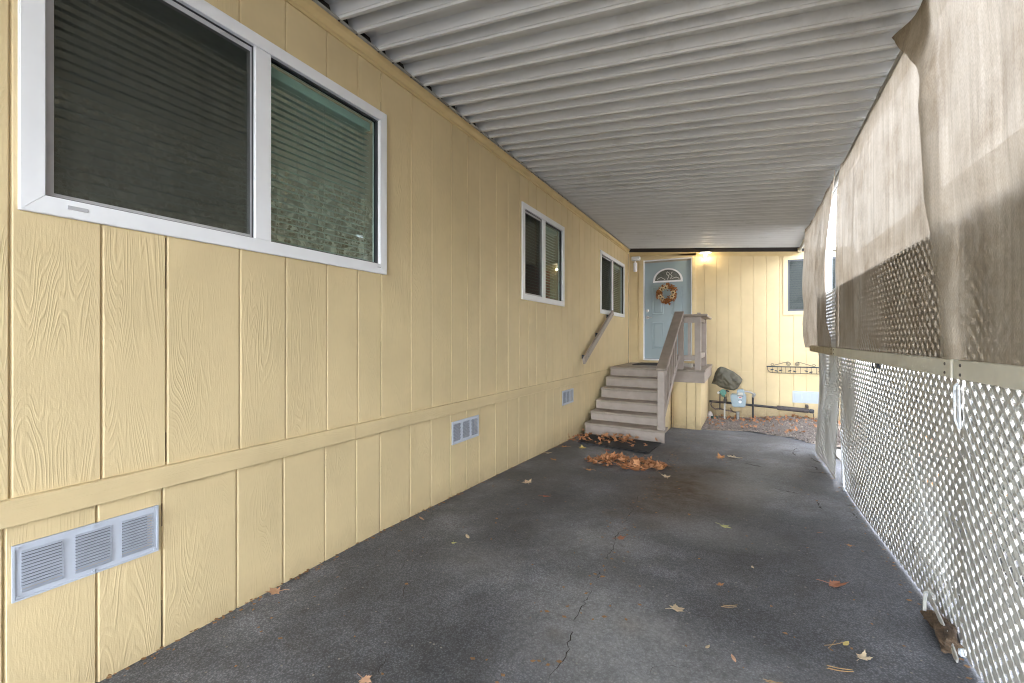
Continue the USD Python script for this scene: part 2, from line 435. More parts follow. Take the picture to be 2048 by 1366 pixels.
for i, (sx, sy, rx, ry, st) in enumerate(STAINS):
    nodes |= {'sm%d' % i: ('mapping', {'mapping_type': 'point', 'location': (-(sx * .86 + .07) / rx, -(sy * .86 + .07) / ry, 0), 'scale': (1 / rx, 1 / ry, 0)}),
              'sl%d' % i: ('vector_math', {'math_type': 'length'}),
              'sr%d' % i: ('map_range', {'from_min': 1.15, 'from_max': .25, 'to_min': 0, 'to_max': st, 'clamp': True}),
              'sq%d' % i: ('math', {'math_type': 'multiply'}),
              'sc%d' % i: ('mix_color', {'b': (.085, .055, .030)})}
    links += [('snv.result', 'sm%d.vector' % i), ('sm%d.vector' % i, 'sl%d.vector1' % i), ('sl%d.value' % i, 'sr%d.value' % i),
              ('sr%d.result' % i, 'sq%d.value1' % i), ('srn.result', 'sq%d.value2' % i), ('sq%d.value' % i, 'sc%d.fac' % i), (prev, 'sc%d.a' % i)]
    prev = 'sc%d.result' % i
PALE_PATCHES = [(1.95, 1.62, .65, .42, .5), (1.48, 2.02, .34, .36, .45), (1.25, 2.75, .35, .3, .25), (1.85, 3.25, .40, .22, .35), (2.05, 4.45, .32, .45, .4), (2.2, 5.2, .3, .3, .25), (.75, 2.2, .25, .2, .25), (1.72, 2.0, .12, .10, .35)]  # pale patches mixed into the asphalt colour
for i, (sx, sy, rx, ry, st) in enumerate(PALE_PATCHES):
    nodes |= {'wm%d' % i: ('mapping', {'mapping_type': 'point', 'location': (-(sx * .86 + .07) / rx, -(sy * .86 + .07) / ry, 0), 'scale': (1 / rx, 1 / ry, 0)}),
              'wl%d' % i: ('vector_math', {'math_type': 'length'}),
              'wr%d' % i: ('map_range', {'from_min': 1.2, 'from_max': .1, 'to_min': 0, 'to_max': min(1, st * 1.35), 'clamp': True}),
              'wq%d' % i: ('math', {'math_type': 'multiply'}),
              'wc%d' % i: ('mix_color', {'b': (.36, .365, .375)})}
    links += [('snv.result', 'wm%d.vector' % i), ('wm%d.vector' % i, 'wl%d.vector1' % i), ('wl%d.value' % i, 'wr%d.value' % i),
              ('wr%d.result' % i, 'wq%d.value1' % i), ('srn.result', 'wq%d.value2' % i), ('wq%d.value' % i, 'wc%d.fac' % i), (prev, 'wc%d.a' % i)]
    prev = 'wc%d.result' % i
nodes['srn'] = ('map_range', {'from_min': .3, 'from_max': .6, 'to_min': .55, 'to_max': 1., 'clamp': True})
nodes |= {'vl': ('voronoi_texture', {'scale': 75.0}), 'vlr': ('rgb_ramp', {'ramp': [(.0, (1.3, 1.3, 1.28)), (.3, (1, 1, 1)), (.7, (.62, .62, .62))]}),
          'ml': ('mix_color', {'blend_type': 'multiply', 'fac': .45, 'use_clamp': False}),
          'np': ('noise_texture', {'scale': 34.0, 'detail': 5, 'roughness': .75}), 'npr': ('rgb_ramp', {'ramp': [(.36, (.55, .55, .55)), (.5, (1, 1, 1)), (.66, (1.3, 1.3, 1.3))]}),
          'mq': ('mix_color', {'blend_type': 'multiply', 'fac': .38, 'use_clamp': False})}
links += [('nmid.fac', 'srn.value'), ('ge.position', 'vl.vector'), ('vl.distance', 'vlr.fac'), (prev, 'ml.a'), ('vlr.color', 'ml.b'), ('ge.position', 'np.vector'), ('np.fac', 'npr.fac'),
          ('ml.result', 'mq.a'), ('npr.color', 'mq.b'), ('mq.result', 'p.base_color')]
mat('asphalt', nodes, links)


def islands(name, ramp, rough=.8, trans=.0):
    """one colour per loose piece of the mesh"""
    mat(name, {'ge': ('geometry', {}), 'r': ('rgb_ramp', {'ramp': ramp}), 'n': ('noise_texture', {'scale': 45.0, 'detail': 4}),
               'rn': ('rgb_ramp', {'ramp': [(.3, (.6, .6, .6)), (.65, (1.15, 1.15, 1.15))]}), 'mx': ('mix_color', {'blend_type': 'multiply', 'fac': .8, 'use_clamp': False}),
               'p': ('principled_bsdf', {'roughness': rough, 'specular_ior_level': .3})},
        [('ge.random_per_island', 'r.fac'), ('ge.position', 'n.vector'), ('n.fac', 'rn.fac'), ('r.color', 'mx.a'), ('rn.color', 'mx.b'), ('mx.result', 'p.base_color')])


islands('leaf_mix', [(0, (.42, .20, .095)), (.3, (.62, .37, .19)), (.6, (.70, .47, .28)), (.82, (.52, .25, .15)), (1, (.72, .57, .38))])
islands('crumbs', [(0, (.35, .2, .1)), (.4, (.55, .42, .26)), (.7, (.45, .3, .16)), (1, (.62, .55, .42))])
islands('stones', [(0, (.22, .19, .17)), (.3, (.44, .40, .37)), (.6, (.58, .53, .48)), (.8, (.36, .29, .25)), (1, (.66, .62, .57))])
islands('wreath_leaf', [(0, (.30, .12, .04)), (.3, (.38, .22, .07)), (.5, (.09, .04, .02)), (.75, (.36, .27, .10)), (1, (.20, .08, .035))])
for nm, c in (('leaf_peach', (.60, .37, .24)), ('leaf_pale', (.64, .53, .37)), ('leaf_red', (.40, .12, .075)), ('leaf_orange', (.48, .24, .10)),
              ('leaf_rust', (.38, .17, .10)), ('leaf_yellow', (.58, .48, .17)), ('leaf_yellowgreen', (.52, .53, .24)), ('leaf_brown', (.25, .13, .07))):
    plain(nm, c, .75, .25, 30)

# ------------------------------------------------------------------ ground
rnd = random.Random(7)


def sheet(xs, ys, dz=0., und=0., seed=3):
    X, Y = np.meshgrid(xs, ys, indexing='ij')
    Z = g(X, Y) + dz
    if und:
        Z = Z + und * (meshkit.fbm(np.stack([X * 2.2, Y * 2.2, X * 0], -1), 3, seed) - .5)
    v = np.stack([X, Y, Z], -1).reshape(-1, 3)
    i = np.arange(len(v)).reshape(X.shape)
    f = np.stack([i[:-1, :-1], i[1:, :-1], i[1:, 1:], i[:-1, 1:]], -1).reshape(-1, 4)
    return v, f


MB().add(*sheet(np.r_[-150, -60, -20, np.linspace(-6, 12, 37), 30, 80, 150], np.r_[-150, -60, -20, np.linspace(-10, 16, 53), 40, 90, 150], -.04)).build(
    'ground', 'soil', kind='structure', label='bare brown earth round the carport')
drive = T('driveway', (1.4, 0, 0), kind='structure', label='cracked dark asphalt driveway under the carport')
xs = np.r_[np.linspace(-.06, 2.96, 76)]
ys = np.r_[np.linspace(-14, -1, 14)[:-1], np.linspace(-1, 8.0, 226)]
v, f = sheet(xs, ys, 0, .006)
edge = v[:, 0] > 2.9
v[edge, 0] += .03 * (meshkit.noise(np.stack([v[edge, 1] * 6, v[edge, 1] * 0, v[edge, 1] * 0], -1), 5) - .5)
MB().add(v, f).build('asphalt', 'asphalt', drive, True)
MB().add(*sheet(np.linspace(2.99, 4.62, 10), np.linspace(-14, 14, 60), -.012, .004, 9)).build(
    'neighbor_driveway', 'concrete', kind='structure', label='pale sunlit concrete driveway beyond the lattice')

CRACKS = [
    ([(1.344, 4.440), (1.295, 3.827), (1.329, 3.349), (1.323, 3.018), (1.359, 2.763), (1.378, 2.447), (1.391, 2.215), (1.399, 1.954), (1.422, 1.797), (1.441, 1.703), (1.430, 1.605), (1.420, 1.547)], .009),
    ([(0.525, 1.875), (0.608, 1.742), (0.658, 1.658), (0.685, 1.564), (0.801, 1.441), (0.849, 1.326), (0.880, 1.265)], .006),
    ([(0.172, 2.123), (0.287, 1.980), (0.328, 1.874), (0.386, 1.751)], .005), ([(0.352, 2.103), (0.441, 1.930), (0.500, 1.808)], .005),
    ([(0.028, 2.776), (0.170, 2.561), (0.346, 2.330)], .006),
    ([(2.047, 5.519), (2.245, 5.379), (2.417, 5.301), (2.604, 5.289), (2.733, 5.275), (2.823, 5.242), (2.95, 5.256)], .024),
    ([(2.658, 5.569), (2.699, 5.477), (2.705, 5.311)], .02),
    ([(2.295, 4.575), (2.333, 4.511), (2.466, 4.450), (2.534, 4.361), (2.578, 4.280), (2.682, 4.283), (2.742, 4.281), (2.85, 4.24)], .018),
    ([(2.565, 4.285), (2.565, 4.091), (2.573, 3.927), (2.587, 3.830)], .014),
    ([(2.437, 6.305), (2.567, 6.300), (2.724, 6.205), (2.707, 5.980), (2.733, 5.827), (2.80, 5.712)], .022),
    ([(2.567, 6.300), (2.613, 6.458), (2.716, 6.589), (2.815, 6.741)], .014), ([(2.563, 6.251), (2.575, 5.939), (2.627, 5.932), (2.627, 6.173)], .014),
    ([(2.437, 6.305), (2.458, 6.002), (2.475, 5.708)], .01), ([(2.698, 4.093), (2.752, 4.101), (2.765, 4.018), (2.755, 3.910)], .012),
    ([(2.704, 3.901), (2.748, 3.898)], .014), ([(1.55, 4.95), (1.670, 4.939), (1.775, 5.017), (1.849, 5.006), (1.991, 5.017)], .01),
    ([(1.734, 2.240), (1.722, 2.298), (1.746, 2.354), (1.829, 2.372), (1.963, 2.366)], .004), ([(1.819, 2.178), (1.888, 2.185), (2.001, 2.262)], .004),
    ([(1.745, 1.724), (1.755, 1.772), (1.797, 1.814), (1.858, 1.814), (1.954, 1.847), (2.126, 1.918), (2.148, 1.915)], .004),
    ([(1.170, 6.730), (1.293, 6.556), (1.348, 6.283), (1.346, 5.808), (1.302, 5.483), (1.333, 5.178), (1.434, 4.924), (1.55, 4.95)], .009),
    ([(0.203, 4.358), (0.310, 4.491), (0.474, 4.537)], .01)]
rng = np.random.default_rng(11)
for pts, w in CRACKS:
    p = np.array(pts)
    seg = np.linalg.norm(np.diff(p, axis=0), axis=1)
    s = np.r_[0, np.cumsum(seg)]
    n = max(6, int(s[-1] / .022))
    u = np.linspace(0, s[-1], n)
    q = np.stack([np.interp(u, s, p[:, 0]), np.interp(u, s, p[:, 1])], 1)
    q += rng.normal(0, .006, q.shape)
    d = np.gradient(q, axis=0)
    nrm = np.stack([-d[:, 1], d[:, 0]], 1) / (np.linalg.norm(d, axis=1, keepdims=True) + 1e-9)
    ww = w * .5 * (.4 if w < .012 else .8) * np.where(meshkit.noise(np.c_[u * 9, u * 0, u * 0 + w], 2) < .42, .12, 1.) * rng.uniform(.25, 1.35, n) * np.minimum(1, np.minimum(np.arange(n), n - 1 - np.arange(n)) / 3 + .15)
    a, b = q + nrm * ww[:, None], q - nrm * ww[:, None]
    vv = np.vstack([np.c_[a, g(a[:, 0], a[:, 1]) + .0042], np.c_[b, g(b[:, 0], b[:, 1]) + .0042]])
    ff = [(i, i + 1, n + i + 1, n + i) for i in range(n - 1)]
    MB().add(vv, ff).build('crack', 'asphalt_edge', drive)

# gravel bed along the end wall
gp = Polygon([(1.40, 9.40), (1.40, 7.75), (1.487, 7.682), (2.097, 7.878), (2.510, 7.435), (2.719, 7.139), (2.844, 6.876), (3.0, 6.8), (4.4, 6.8), (4.4, 9.40)])
vv, ff = sheet(np.linspace(1.38, 4.4, 60), np.linspace(6.75, 9.45, 54), .006, .03, 21)
keep = np.array([gp.buffer(.03).contains(Point(*vv[q, :2].mean(0))) for q in ff])
MB().add(vv, ff[keep]).build('gravel_bed', 'gravel_dust', kind='structure', label='strip of brown soil with gravel along the end wall')
ico = trimesh.creation.icosphere(0, 1)
st = MB()
rng = np.random.default_rng(5)
k = 0
while k < 5200:
    x, y = rng.uniform(1.38, 3.3), rng.uniform(6.85, 9.36)
    if not gp.buffer(.05).contains(Point(x, y)):
        continue
    r = rng.uniform(.007, .020)
    A = trimesh.transformations.random_rotation_matrix(rng.random(3))[:3, :3]
    st.add((ico.vertices * np.array([1, rng.uniform(.6, 1), rng.uniform(.45, .8)]) * r) @ A.T + [x, y, g(x, y) + .014 + rng.uniform(0, .012)], ico.faces)
    k += 1
st.build('gravel', 'stones', kind='stuff', label='small mixed grey gravel stones along the end wall', cat='gravel')


# ------------------------------------------------------------------ leaves
def leaf_arrays(size, seed, lobes=5, curl=.3, narrow=False):
    r = np.random.default_rng(seed)
    if narrow:
        t = np.linspace(0, 1, 7)
        w = .17 * np.sin(np.pi * t) ** .8
        out = [(x - .5, a) for x, a in zip(t, w)] + [(x - .5, -a) for x, a in zip(t[::-1][1:-1], w[::-1][1:-1])]
    else:
        out = []
        for k in range(lobes):
            a = math.radians(-115 + 230 * k / (lobes - 1)) + r.normal(0, .08)
            L = (.62 if k in (0, lobes - 1) else (.85 if k != lobes // 2 else 1.)) * r.uniform(.85, 1.1) * .55
            da = math.radians(230 / (lobes - 1))
            out.append((a - .30, L * .60))
            out.append((a - .24, L * .74))
            out.append((a - .10, L * .76))
            out.append((a, L))
            out.append((a + .11, L * .77))
            out.append((a + .25, L * .72))
            out.append((a + .31, L * .58))
            if k < lobes - 1:
                out.append((a + da * .5, .27 * r.uniform(.8, 1.2)))
        out.append((math.pi - .25, .13))
        out.append((math.pi, .18))
        out.append((math.pi + .25, .13))
        out = [(rr * math.cos(a), rr * math.sin(a)) for a, rr in out]
    o = np.array(out)
    mid = o * .55
    P = np.vstack([[[0, 0]], mid, o]) * size
    n = len(o)
    rad = np.linalg.norm(P, axis=1) / size
    th = np.arctan2(P[:, 1], P[:, 0])
    z = size * curl * (rad ** 2 * 1.2 * (1 + .7 * np.sin(2 * th + r.uniform(0, 6))) + .10 * np.sin(5 * th) * rad) * .6
    V = np.c_[P, np.abs(z)]
    F = [(0, 1 + k, 1 + (k + 1) % n) for k in range(n)]
    F2 = []
    for k in range(n):
        a, b = 1 + k, 1 + (k + 1) % n
        F2 += [(a, n + a, n + b), (a, n + b, b)]
    m = MB().add(V, F + F2)
    if not narrow:
        m.tube(np.array([[-.1 * size, 0, .002], [-.35 * size, .02 * size, .006], [-.55 * size, .06 * size, .004]]), .012 * size, 4)
    return m.arr()


def rotm(rx, ry, rz):
    return trimesh.transformations.euler_matrix(rx, ry, rz)[:3, :3]


FL = [  # x, y, size, material, narrow, label
    (.05, 1.49, .105, 'leaf_peach', 0, 'large peach coloured dry leaf lying against the foot of the yellow wall', .5),
    (.366, 3.695, .13, 'leaf_pale', 0, 'pale tan star shaped leaf lying on open asphalt left of the crack', .35),
    (.649, 3.406, .10, 'leaf_red', 0, 'small red leaf behind the pale star shaped leaf', .3),
    (1.371, 2.862, .085, 'leaf_rust', 0, 'reddish leaf sitting on the long crack in the middle of the driveway', .3),
    (1.781, 2.191, .095, 'leaf_pale', 0, 'large pale cream leaf lying flat in the near middle of the driveway', .2),
    (1.934, 3.402, .10, 'leaf_yellowgreen', 0, 'yellow green maple leaf lying flat on the asphalt', .15),
    (2.452, 2.791, .125, 'leaf_rust', 0, 'curled rusty orange leaf near the lattice on the right', .8),
    (1.948, 2.518, .05, 'leaf_orange', 0, 'small orange leaf scrap between the yellow green and the cream leaf', .3),
    (1.833, 5.615, .15, 'leaf_orange', 0, 'curled orange leaf, left one of the two by the brown stain', .7),
    (1.97, 5.722, .15, 'leaf_pale', 0, 'folded tan leaf, right one of the two by the brown stain', .9),
    (.704, 4.399, .12, 'leaf_orange', 0, 'orange leaf just in front of the left end of the leaf pile', .6),
    (1.318, 4.749, .13, 'leaf_orange', 0, 'orange leaf at the right end of the leaf pile', .5),
    (1.413, 4.51, .12, 'leaf_pale', 0, 'tan curled leaf in front of the right end of the leaf pile', .7),
    (.325, 5.375, .14, 'leaf_yellow', 0, 'yellow leaf in front of the black mat at the steps', .4),
    (.625, 5.387, .12, 'leaf_red', 0, 'dark red leaf between the black mat and the leaf pile', .4),
    (.509, 2.326, .05, 'leaf_yellowgreen', 0, 'tiny yellow green curled leaf near the yellow wall', .7),
    (.841, 1.249, .075, 'leaf_peach', 0, 'peach leaf at the very bottom edge of the photo, left of the crack', .3),
    (.239, 4.64, .11, 'leaf_orange', 0, 'orange leaf left of the pile, nearer the wall', .5),
    (.07, 4.9, .12, 'leaf_pale', 0, 'pale brown leaf against the wall foot left of the leaf pile', .6),
    (.12, 5.32, .13, 'leaf_orange', 0, 'orange leaf at the wall foot just before the black mat', .6),
    (.06, 5.83, .15, 'leaf_orange', 0, 'bright orange leaf jammed between yellow wall and black mat', .8),
    (2.623, 3.392, .05, 'leaf_orange', 0, 'small orange leaf close to the lattice beside the crack', .5),
    (2.492, 3.551, .04, 'leaf_rust', 1, 'tiny reddish leaf left of the small orange leaf by the lattice', .3),
    (1.925, 1.981, .04, 'leaf_pale', 1, 'narrow pale leaf in front of the cream leaf', .3),
    (2.018, 1.954, .04, 'leaf_peach', 1, 'small peach oval leaf at the bottom right middle of the driveway', .2),
    (2.417, 2.249, .05, 'leaf_yellow', 1, 'narrow olive yellow leaf with a long stalk at lower right', .2),
    (2.456, 2.172, .07, 'leaf_pale', 0, 'small crumpled tan leaf at lower right beside pine needles', .8),
    (2.096, 2.814, .045, 'leaf_pale', 1, 'small pale narrow leaf between the yellow green and the rusty leaf', .3),
    (.532, 2.441, .06, 'leaf_pale', 1, 'pale smear of a leaf left of the middle near the wall', .2),
    (.10, 2.55, .06, 'leaf_peach', 1, 'small peach leaf lying at the foot of the yellow wall', .4)]
for i, (x, y, sz, mt, nar, lab, curl) in enumerate(FL):
    v, f = leaf_arrays(sz, 40 + i, 5, curl, bool(nar))
    v = v @ rotm(rnd.uniform(-.15, .15), rnd.uniform(-.15, .15), rnd.uniform(0, 6.28)).T
    v[:, 2] -= v[:, 2].min()
    MB().add(v + [x, y, float(g(x, y)) + .005], f).build('fallen_leaf', mt, None, True, label=lab, cat='leaf', group='dry leaves scattered on the driveway')


def litter(name, label, count, pick, size, mats, seed, tilt=.5):
    r = np.random.default_rng(seed)
    m = MB()
    for k in range(count):
        x, y, z = pick(r)
        v, f = leaf_arrays(r.uniform(*size), seed * 1000 + k % 37, 5, r.uniform(.3, 1.0), r.random() < .2)
        v = v @ rotm(r.normal(0, tilt), r.normal(0, tilt), r.uniform(0, 6.28)).T
        v[:, 2] -= v[:, 2].min()
        m.add(v + [x, y, z], f)
    m.build(name, mats, None, True, kind='stuff', label=label, cat='leaves')


def pile(r):
    a, q = r.uniform(0, 6.28), math.sqrt(r.random())
    x, y = .95 + .38 * q * math.cos(a) + .05 * math.sin(3 * a), 4.84 + .25 * q * math.sin(a)
    return x, y, float(g(x, y)) + .004 + max(0, .040 * (1 - q) * r.random() + .006 * r.random())


litter('leaf_pile', 'swept pile of orange and brown dry leaves in front of the mat', 230, pile, (.07, .12), 'leaf_mix', 3, .35)


def onmat(r):
    k = r.random()
    if k < .55:
        x, y = r.normal(.62, .16), 6.05 + r.normal(0, .10)
        y = min(y, 6.16)
        return x, y, float(g(x, y)) + .022 + abs(r.normal(0, .018))
    if k < .75:
        x, y = r.uniform(.03, .2), r.uniform(5.5, 6.3)
        return x, y, float(g(x, y)) + .012 + abs(r.normal(0, .02))
    x, y = r.uniform(.15, 1.0), r.uniform(5.65, 6.15)
    return x, y, float(g(x, y)) + .021


litter('mat_leaves', 'orange dry leaves strewn on the black mat at the steps', 85, onmat, (.06, .11), 'leaf_mix', 8, .4)


def ongravel(r):
    while True:
        x, y = r.uniform(1.42, 3.1), r.uniform(7.0, 9.33)
        if gp.contains(Point(x, y)) and (r.random() < .35 or y > 8.7):
            return x, y, float(g(x, y)) + .028


litter('gravel_leaves', 'brown and orange dry leaves lying on the gravel by the end wall', 200, ongravel, (.04, .09), 'leaf_mix', 12)


def beyond(r):
    x, y = r.uniform(3.05, 4.5), r.uniform(-1, 12)
    return x, y, float(g(x, y)) + .004


litter('neighbor_leaves', 'dry leaves on the concrete beyond the lattice', 220, beyond, (.07, .14), 'leaf_mix', 15, .3)
cr = MB()
rng = np.random.default_rng(77)
for k in range(900):
    x, y = rng.uniform(.02, 2.75), rng.uniform(.9, 7.2)
    q = rng.random()
    if q < .22:
        x = rng.normal(1.38, .08)
    elif q < .62:
        x, y = .004 + abs(rng.normal(0, .022)), rng.uniform(.6, 6.2)
    elif q < .72:
        x, y = 2.80 - abs(rng.normal(0, .03)), rng.uniform(1.5, 6.2)
    r = rng.uniform(.003, .010)
    a = rng.uniform(0, 6.28)
    P = np.array([(math.cos(a + t) * r * s, math.sin(a + t) * r, .0065 + rng.uniform(0, .003)) for t, s in ((0, 1.5), (1.5, .6), (3.1, 1.2), (4.5, .7))])
    cr.add(P + [x, y, float(g(x, y))], [(0, 1, 2, 3)])
cr.build('leaf_crumbs', 'crumbs', kind='stuff', label='tiny pale crumbs of leaf and bark scattered over the asphalt', cat='debris')
for x, y, a, n in ((2.36, 2.22, .9, 2), (2.36, 2.06, 0.2, 5), (1.99, 2.33, .35, 2), (2.15, 1.87, .15, 3)):
    m = MB()
    for k in range(n):
        b = a + rng.normal(0, .12)
        L = rng.uniform(.06, .11)
        t = np.linspace(-.5, .5, 6)
        m.tube(np.c_[x + L * t * math.cos(b) + rng.normal(0, .01), y + L * t * math.sin(b) + .02 * t ** 2 + rng.normal(0, .008), float(g(x, y)) + .009 + 0 * t], .0011, 4)
    m.build('pine_needles', 'needle', label={.9: 'two pine needles by the olive yellow leaf at lower right', .2: 'bundle of long pine needles at the lower right near the lattice',
            .35: 'short pine needles right of the cream leaf', .15: 'thin pine needles at the bottom edge of the driveway'}[a], cat='pine needles', group='pine needles fallen on the driveway')


# ------------------------------------------------------------------ board walls
def board_rects(u0, u1, z0, z1, holes):
    """rectangle minus rectangular holes -> rectangles"""
    rects = [(u0, u1, z0, z1)]
    for a0, a1, b0, b1 in holes:
        out = []
        for r in rects:
            if a1 <= r[0] or a0 >= r[1] or b1 <= r[2] or b0 >= r[3]:
                out.append(r)
                continue
            if r[2] < b0:
                out.append((r[0], r[1], r[2], b0))
            if r[3] > b1:
                out.append((r[0], r[1], b1, r[3]))
            if r[0] < a0:
                out.append((r[0], a0, max(r[2], b0), min(r[3], b1)))
            if r[1] > a1:
                out.append((a1, r[1], max(r[2], b0), min(r[3], b1)))
        rects = out
    return [r for r in rects if r[1] - r[0] > .004 and r[3] - r[2] > .004]


def board(u0, u1, z0, z1, holes, place, name, m, parent, gr=.0045, depth=.009, top=None):
    todo = board_rects(u0, u1, z0, z1, holes)
    while todo:
        grp = [todo.pop(0)]
        k = 0
        while k < len(grp):
            q = sbox(grp[k][0], grp[k][2], grp[k][1], grp[k][3])
            for t in list(todo):
                if q.intersection(sbox(t[0], t[2], t[1], t[3])).length > .003:
                    grp.append(t)
                    todo.remove(t)
            k += 1
        board_piece(grp, u0, u1, z1, place, name, m, parent, gr, depth, top)


def board_piece(grp, u0, u1, z1, place, name, m, parent, gr, depth, top):
    mb = MB()
    for a0, a1, b0, b1 in grp:
        e0, e1 = (gr if a0 == u0 else 0), (gr if a1 == u1 else 0)
        t0, t1 = (b1, b1) if top is None or b1 < z1 else (top(a0), top(a1))
        v = []
        for d, c0, c1 in ((-depth, a0, a1), (-.0015, a0 + e0, a1 - e1), (0, a0 + e0 + (.002 if e0 else 0), a1 - e1 - (.002 if e1 else 0))):
            v += [place(d, c0, b0), place(d, c1, b0), place(d, c1, t1), place(d, c0, t0)]
        f = [(8, 9, 10, 11)]
        for q in (0, 4):
            for k in range(4):
                f.append((q + k, q + (k + 1) % 4, q + 4 + (k + 1) % 4, q + 4 + k))
        mb.add(v, f)
    if mb.n:
        mb.build(name, m, parent)


left = lambda d, u, z: (d, u, z)
YB = 9.35
back = lambda d, u, z: (u, YB - d, z)

home = T('mobile_home', (0, 4, 0), label='long yellow mobile home wall with grooved wood siding on the left', cat='mobile home')
W1, W2, W3 = (.622, 2.301, 1.629, 2.646), (4.347, 5.603, 1.629, 2.634), (7.293, 8.969, 1.626, 2.640)
inset = lambda w, d=.03: (w[0] + d, w[1] - d, w[2] + d, w[3] - d)
holes = [inset(W1), inset(W2), inset(W3)]
meas = [.604, .836, 1.044, 1.344, 1.582, 1.838, 2.069, 2.269, 2.565, 2.803, 3.059, 3.296, 3.501, 3.799, 4.043, 4.299, 4.528, 4.737, 5.03, 5.27]
gv = list(meas)
pat = [.232, .206, .298, .240, .255]
y, k = .604, 4
while y > -2:
    y -= pat[k % 5]
    k -= 1
    gv.insert(0, y)
y, k = 5.27, 4
while y < 9.2:
    y += pat[k % 5]
    k += 1
    gv.append(y)
gv = [q for q in gv if q < 9.25] + [9.33]
VENTS = [(.605, 1.011, .393, .570), (3.059, 3.465, .382, .562), (5.552, 5.968, .368, .553)]
for a, b in zip(gv[:-1], gv[1:]):
    board(a, b, .70, 2.95, holes, left, 'siding_board', 'siding_left', home)
for a, b in zip(gv[:-1], gv[1:]):
    a, b = a - .014, (b - .014 if b < 9.3 else b)
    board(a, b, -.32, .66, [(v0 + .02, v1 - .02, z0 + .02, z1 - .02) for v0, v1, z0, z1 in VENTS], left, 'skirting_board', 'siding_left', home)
pw = sbox(gv[0], -.32, 9.33, 3.10)
for h in holes:
    pw = pw.difference(sbox(h[0], h[2], h[1], h[3]))
for v0, v1, z0, z1 in VENTS:
    pw = pw.difference(sbox(v0 + .02, z0 + .02, v1 - .02, z1 - .02))
MB().prism(pw, -.03, -.008, 'yz').build('wall_panel', 'yellow_trim', home)
sh = MB()
sh.prism(sbox(gv[0], -.3, 9.33, 3.1).difference(sbox(-1.2, .85, 3.2, 1.65)).difference(sbox(3.9, .85, 6.2, 1.65)).difference(sbox(6.9, .85, 9.0, 1.65)), -4.2, -4.1, 'yz').box(-4.2, -.03, gv[0] - .05, gv[0], -.3, 3.1).box(-4.2, -.03, 9.25, 9.33, -.3, 3.1).box(-4.2, -.005, gv[0], 9.25, 3.10, 3.16).box(-4.1, -.03, gv[0], 9.25, .6, .7)  # added openings in the unseen far wall, to daylight the windows from behind
sh.build('house_shell', 'interior_paint', home)
rng = np.random.default_rng(31)
for ys in (-.188, 1.044, 2.269, 3.501, 4.737, 5.97, 7.2, 8.43):
    for lo, hi, off in ((.73, 2.9, 0), (-.1, .62, -.014)):
        z = lo
        if off == 0 and ys in (1.044, 8.43):
            hi = 1.62
        while z < hi:
            L = rng.uniform(.03, .30)
            if rng.random() < .6:
                MB().box(-.0088, -.0052, ys + off - .0022, ys + off + .0012, z, min(z + L, hi) - .001).build('sheet_seam', 'seam_dark', home)
            z += L
# belly band in two lengths, and the moulding under the roof
for y0, y1 in ((gv[0], 2.030), (2.033, 9.33)):
    z = lambda y: .722 - .003 * y
    m = MB()
    v = []
    for yy in (y0, y1):
        zt, zb = z(yy), z(yy) - .085
        v += [(0.0005, yy, zb), (.017, yy, zb), (.019, yy, zb + .003), (.019, yy, zt - .003), (.016, yy, zt), (.0005, yy, zt)]
    f = [(k, (k + 1) % 6, 6 + (k + 1) % 6, 6 + k) for k in range(6)]
    m.add(v, f)
    for o in (0, 6):
        m.add(v[o:o + 6], [(0, 1, 2), (0, 2, 3), (0, 3, 4), (0, 4, 5)])
    m.build('belly_band', 'siding_band', home)
prof = [(.0005, 2.908), (.010, 2.908), (.013, 2.913), (.013, 2.926), (.010, 2.931), (.016, 2.936), (.033, 2.950), (.036, 2.956), (.036, 2.983), (.032, 2.988), (.0005, 2.99)]
m = MB()
n = len(prof)
m.add([(x, yy, z) for yy in (gv[0], 9.33) for x, z in prof], [(k, k + 1, n + k + 1, n + k) for k in range(n - 1)])
m.build('top_moulding', 'yellow_molding', home)
MB().box(-.01, .006, 9.318, 9.346, -.3, 2.98).build('corner_gap', 'dark_gap', home)

# foundation vents: flange, three columns of louvres
for vi, (y0, y1, z0, z1) in enumerate(VENTS):
    vt = T('foundation_vent', (0, (y0 + y1) / 2, z0), home)
    cols = []
    w = (y1 - y0)
    cw, gap = w * .245, w * .072
    for c in range(3):
        s0 = y0 + w * .055 + c * (cw + gap + .004)
        cols.append((s0, s0 + cw))
    pl = sbox(y0, z0, y1, z1)
    for c0, c1 in cols:
        pl = pl.difference(sbox(c0, z0 + .022, c1, z1 - .022))
    m = MB().prism(pl, .001, .006, 'yz')
    m.prism(sbox(y0, z0, y1, z1).difference(sbox(y0 + .006, z0 + .006, y1 - .006, z1 - .006)), .0045, .009, 'yz')
    for sy in (y0 + .012, (y0 + y1) / 2, y1 - .012):
        for sz in (z0 + .011, z1 - .011):
            m.lathe([(.0, .009), (.004, .0085), (.0045, .006)], (0, 0, 0), 8) if False else m.box(.006, .0095, sy - .004, sy + .004, sz - .004, sz + .004)
    m.build('flange', 'vent_metal', vt)
    MB().box(-.04, -.032, y0, y1, z0, z1).build('hollow', 'dark_hollow', vt)
    nl = 13 if vi == 0 else 12
    for c0, c1 in cols:
        for k in range(nl):
            zb = z0 + .022 + (z1 - z0 - .044) * k / nl
            hgt = (z1 - z0 - .044) / nl
            a = [(.004, zb + hgt * .95), (.0125, zb + hgt * .42), (.0115, zb + hgt * .36), (.003, zb + hgt * .85)]
            MB().add([(x, yy, z) for yy in (c0 - .001, c1 + .001) for x, z in a], [(0, 1, 5, 4), (1, 2, 6, 5), (2, 3, 7, 6), (3, 0, 4, 7), (0, 1, 2, 3), (4, 5, 6, 7)]).build('louver', 'vent_metal', vt)


